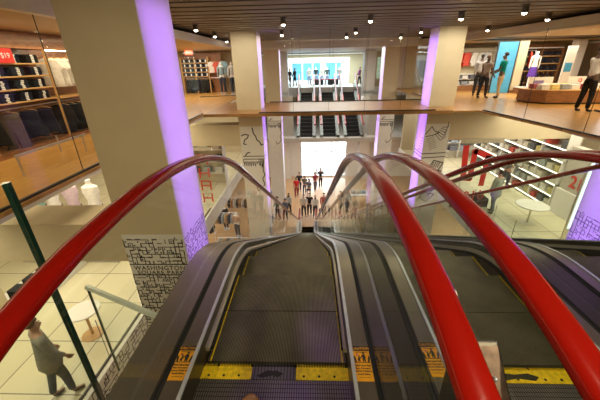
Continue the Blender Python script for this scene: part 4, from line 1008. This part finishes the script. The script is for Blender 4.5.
G3 = [((.03, .03, .03), 'black'), ((.35, .18, .08), 'brown'), ((.5, .48, .42), 'stone')]
rack(-3.1, 16.9, 'left lower rack nearest the escalator', G3, 10); rack(-5.0, 19.3, 'left lower rack farthest back', G3); rack(-5.4, 17.0, 'left lower rack before the mannequins', G2)
rack(4.4, 18.3, 'right lower rack farthest back', G3, 10); rack(5.2, 14.2, 'right lower rack halfway along', G2); rack(6.4, 16.2, 'right lower rack beside the tan mannequin', G1, 10)
for i, (x, y) in enumerate(((-3.6, 21.6), (3.4, 21.5))):
    t = thing('display_table', 'white display table on the lowest floor %s of the escalator foot' % ('left', 'right')[i], 'table', (x, y, -8.4))
    MB().box(-.9, .9, -.5, .5, .8, .85).build('table_top', M['white'], t)
    for sx in (-.85, .85):
        for sy in (-.45, .45): MB().box(sx-.03, sx+.03, sy-.03, sy+.03, 0, .8).build('leg', M['white'], t)
    for j in range(4):
        o = folded('folded_shirts', ((.6, .1, .08), (.2, .2, .22), (.6, .58, .5), (.2, .3, .4))[j], .32, .32, .2); o.location = (x-.6+.4*j, y, -7.549)
        tag(o, '%s folded shirts on the white display table %s of the escalator foot' % (('red', 'black', 'cream', 'blue')[j], ('left', 'right')[i]), 'shirts')

# ------------------------------------------------------------------ far pair of escalators rising away, beyond the bridge
for i, (cx, l) in enumerate(((-.35, 'leftmost of the three far dark escalators under the bridge'), (1.62, 'middle of the three far dark escalators under the bridge'), (3.62, 'rightmost of the three far dark escalators under the bridge'))):
    e = thing('far_escalator', l, 'escalator', (cx, 25.6, -4.2), 0, 'far escalators under the bridge')
    H3 = 3.5; Rn = H3/S
    for k in range(14):
        y0 = .3+k*.42; m = MB(); m.box(-.52, .52, y0, y0+.42, .24*k-.05, .24*(k+1)-.02, 0); m.box(-.52, .52, y0, y0+.05, .24*(k+1)-.02, .24*(k+1), 1)
        m.build('step', [M['rubber'], M['riser']], e)
    for s in (-1, 1):
        pp = [(-.1, .2), (.4, .24), (Rn+.3, .24+H3), (Rn+.5, .3+H3)]
        MB().sweep(pp, [(-.13, -.12), (.13, -.12), (.13, .0), (-.13, .0)], .68*s).build('side_deck', M['steel_dark'], e)
        MB().sweep([(a, b+.5) for a, b in pp], [(-.006, -.5), (.006, -.5), (.006, .36), (-.006, .36)], .72*s).build('glass_panel', M['glass_far'], e)
        MB().sweep([(a, b+.9) for a, b in pp], [(a*2, b*2) for a, b in RAILSEC], .72*s).build('handrail', M['red_rail'], e)
m = MB(); m.box(4.9, 6.4, 26.4, 26.6, -4.2, -.95); struct('trim_11', m, M['stone'])
m = MB(); m.box(-3.2, -1.45, 26.4, 26.6, -4.2, -.95); struct('trim_12', m, M['stone'])
# far store display
for i, (x, c, nn) in enumerate(((-.1, (.5, .45, .36), 'khaki jacket'), (1.25, (.55, .52, .42), 'cream jacket with black bag'), (1.75, (.06, .08, .07), 'dark green jacket'), (3.0, (.35, .32, .28), 'grey brown jacket'), (.6, (.03, .03, .03), 'short black coat'))):
    person('mannequin', 'mannequin in a %s in the bright blue far window' % nn, 'mannequin', (x, 34.2, -.649), PI, 1.8, c, (.25, .3, .4), mannequin=True, hands=False)
person('person', 'person in black standing at the left of the bright far window', 'person', (-1.55, 33.6, -.649), PI*.7, 1.7, (.015, .015, .02), (.015, .015, .02), 'skin_dark', 'hair', .12, (.2, .5), (.2, .5), hands=False)
person('person', 'person in dark clothes at the extreme left of the bright far window', 'person', (-2.0, 32.6, -.649), PI*1.3, 1.7, (.02, .02, .03), (.015, .015, .02), 'skin', 'hair', .12, (.2, .5), (.2, .5), hands=False)
person('person', 'person in purple with a red scarf right of the bright far window', 'person', (4.9, 32.8, -.649), PI*.6, 1.7, (.2, .05, .15), (.03, .02, .05), 'skin', 'hair_brown', .14, (.4, .5), (.2, .5), hands=False, female=True)
t = thing('display_bench', 'low pink framed bench of dark goods below the bright far window', 'bench', (1.6, 32.95, -.649))
MB().box(-1.6, 1.7, -.1, .1, .6, .66).build('top_rail', M['redp'], t)
for x in (-1.5, -.1, 1.4): MB().box(x-.05, x+.05, -.1, .1, 0, .6).build('post', M['stone'], t)
for i, x in enumerate((-.85, .65)): MB().box(x-.45, x+.55, -.09, .09, .1, .6).build('dark_panel', M['ink'], t)
# far right shopfront behind the bridge
t = thing('shop_window', 'pale green lit shop window beyond the bridge left of the right column', 'window', (6.6, 30.9, -.62))
MB().box(-1.6, 1.6, 0, .1, 0, 3.0).build('frame', M['cream'], t)
for i in range(3): MB().box(-1.45+i*1.0, -.6+i*1.0, -.03, 0, .7, 2.5).build('pane', mat('lit_green_pane', (.35, .45, .33), .4, var=.5, scale=3, emit=(.4, .5, .36), estr=.5), t)

# ------------------------------------------------------------------ lights
def area(name, loc, sx, sy, power, color, rot=(0, 0, 0)):
    l = bpy.data.lights.new(name, 'AREA'); l.shape = 'RECTANGLE'; l.size = sx; l.size_y = sy; l.energy = power; l.color = color
    o = bpy.data.objects.new(name, l); COL.objects.link(o); o.location = loc; o.rotation_euler = rot; return o
def spot(name, loc, to, power, color, ang=70, blend=.6, r=.05):
    l = bpy.data.lights.new(name, 'SPOT'); l.energy = power; l.color = color; l.spot_size = math.radians(ang); l.spot_blend = blend; l.shadow_soft_size = r
    o = bpy.data.objects.new(name, l); COL.objects.link(o); o.location = loc
    o.rotation_euler = (Vector(to)-Vector(loc)).to_track_quat('-Z', 'Y').to_euler(); return o
W = (1, .85, .56); W2 = (1, .91, .74)
area('shop_light', (-5.2, 6, 2.3), 1.2, 9, 130, W); area('shop_light', (-6.5, 16, 2.3), 3, 6, 220, W2)
area('shop_light', (9.5, 15.5, 2.3), 5, 3, 260, W2); area('shop_light', (9.5, 8, 2.3), 3, 6, 150, W); area('shop_light', (11, 11.5, 2.3), 4, 3, 130, W)
area('lower_light', (-6.5, 7, -.3), 3.5, 11, 300, (1, .89, .64)); area('lower_light', (9, 9, -.3), 4, 12, 330, (1, .92, .70)); area('lower_light', (-7, 16, -.3), 5, 5, 150, (1, .94, .78)); area('lower_light', (9, 17.5, -.3), 5, 4, 180, (1, .95, .85))
area('lowest_light', (-7, 12, -4.7), 5, 14, 330, (1, .90, .78)); area('lowest_light', (9, 12, -4.7), 5, 14, 360, (1, .92, .8)); area('lowest_light', (1, 23, -4.9), 8, 3, 110, (1, .92, .80))
area('bridge_light', (.8, 12.5, 2.5), 5, 1.5, 60, W); area('far_light', (1.5, 22, 2.3), 6, 4, 260, (1, .95, .84)); area('far_store_light', (1.5, 33.5, 2.25), 7, 2, 380, (.8, .95, 1))
area('far_lower_light', (1.5, 28, -1.1), 6, 3, 90, (1, .95, .85))
[spot('landing_spot', (x, y, 2.45), (x*.8, y+.9, 0), 26, W, 110, r=.045) for x, y in ((-1.3, -.9), (.3, -1.3), (2.0, -1.0), (.9, .2), (3.2, .4))]; area('void_light', (1.2, 6.5, 2.55), 5, 3, 60, W)
for i, (x, y) in enumerate(spots):
    spot('spot_light', (x, y, 2.42), (x*.9, y-.4, -4), 60, W, 75)
spot('escalator_spot', (1.3, -.6, 2.5), (.5, 1.6, 0), 75, W, 90, r=.03); spot('escalator_spot', (-1.0, -1.2, 2.5), (-.6, 1.2, .2), 60, W, 90, r=.03); spot('escalator_spot', (2.6, 1.2, 2.5), (1.8, 2.2, 0), 25, W, 90, r=.03)
spot('column_spot', (4.9, 9.6, 2.5), (4.85, 11.9, .9), 230, (1, .92, .72), 80); spot('column_spot', (-2.2, 9.6, 2.5), (-2.3, 11.9, .9), 150, (1, .92, .72), 80)
spot('column_spot', (-1.6, .6, 2.5), (-2.4, 3.9, -.3), 80, W, 90)
PU = (.42, .16, .95)
for (x, y, s, pw) in ((-1.85, 4.2, 1, 9), (-1.85, 12.3, 1, 10), (4.38, 12.3, -1, 14), (4.38, 4.2, -1, 12), (-1.85, 20.3, 1, 8), (4.38, 20.3, -1, 8)):
    for z, h, k in ((.6, 3.4, 1.0), (-2.6, 3.0, 1.1)):
        a = area('purple_wash', (x+s*.34, y, z), h, .85, pw*k, PU, (0, s*math.radians(90), 0)); a.data.spread = math.radians(90)
    spot('purple_ceiling_spot', (x+s*.5, y-.3, 2.2), (x+s*.5, y-.3, 2.7), 2.5, PU, 130)
spot('purple_spot', (-.9, 3.3, 2.5), (.3, 1.5, .1), 22, PU, 16); spot('purple_spot', (-.5, 2.2, 2.5), (-.2, 1.0, 0), 9, PU, 12); spot('purple_spot', (-.8, 2.6, 2.5), (-.72, 1.6, .1), 12, PU, 14)

w = bpy.data.worlds.new('sky'); scn.world = w; w.use_nodes = True
bg = w.node_tree.nodes['Background']; bg.inputs['Color'].default_value = (.86, .93, 1, 1); bg.inputs['Strength'].default_value = 14.0

vs_ = scn.view_settings; vs_.view_transform = 'Standard'; vs_.look = 'None'; vs_.gamma = 1; vs_.use_curve_mapping = False; vs_.exposure = 0.3
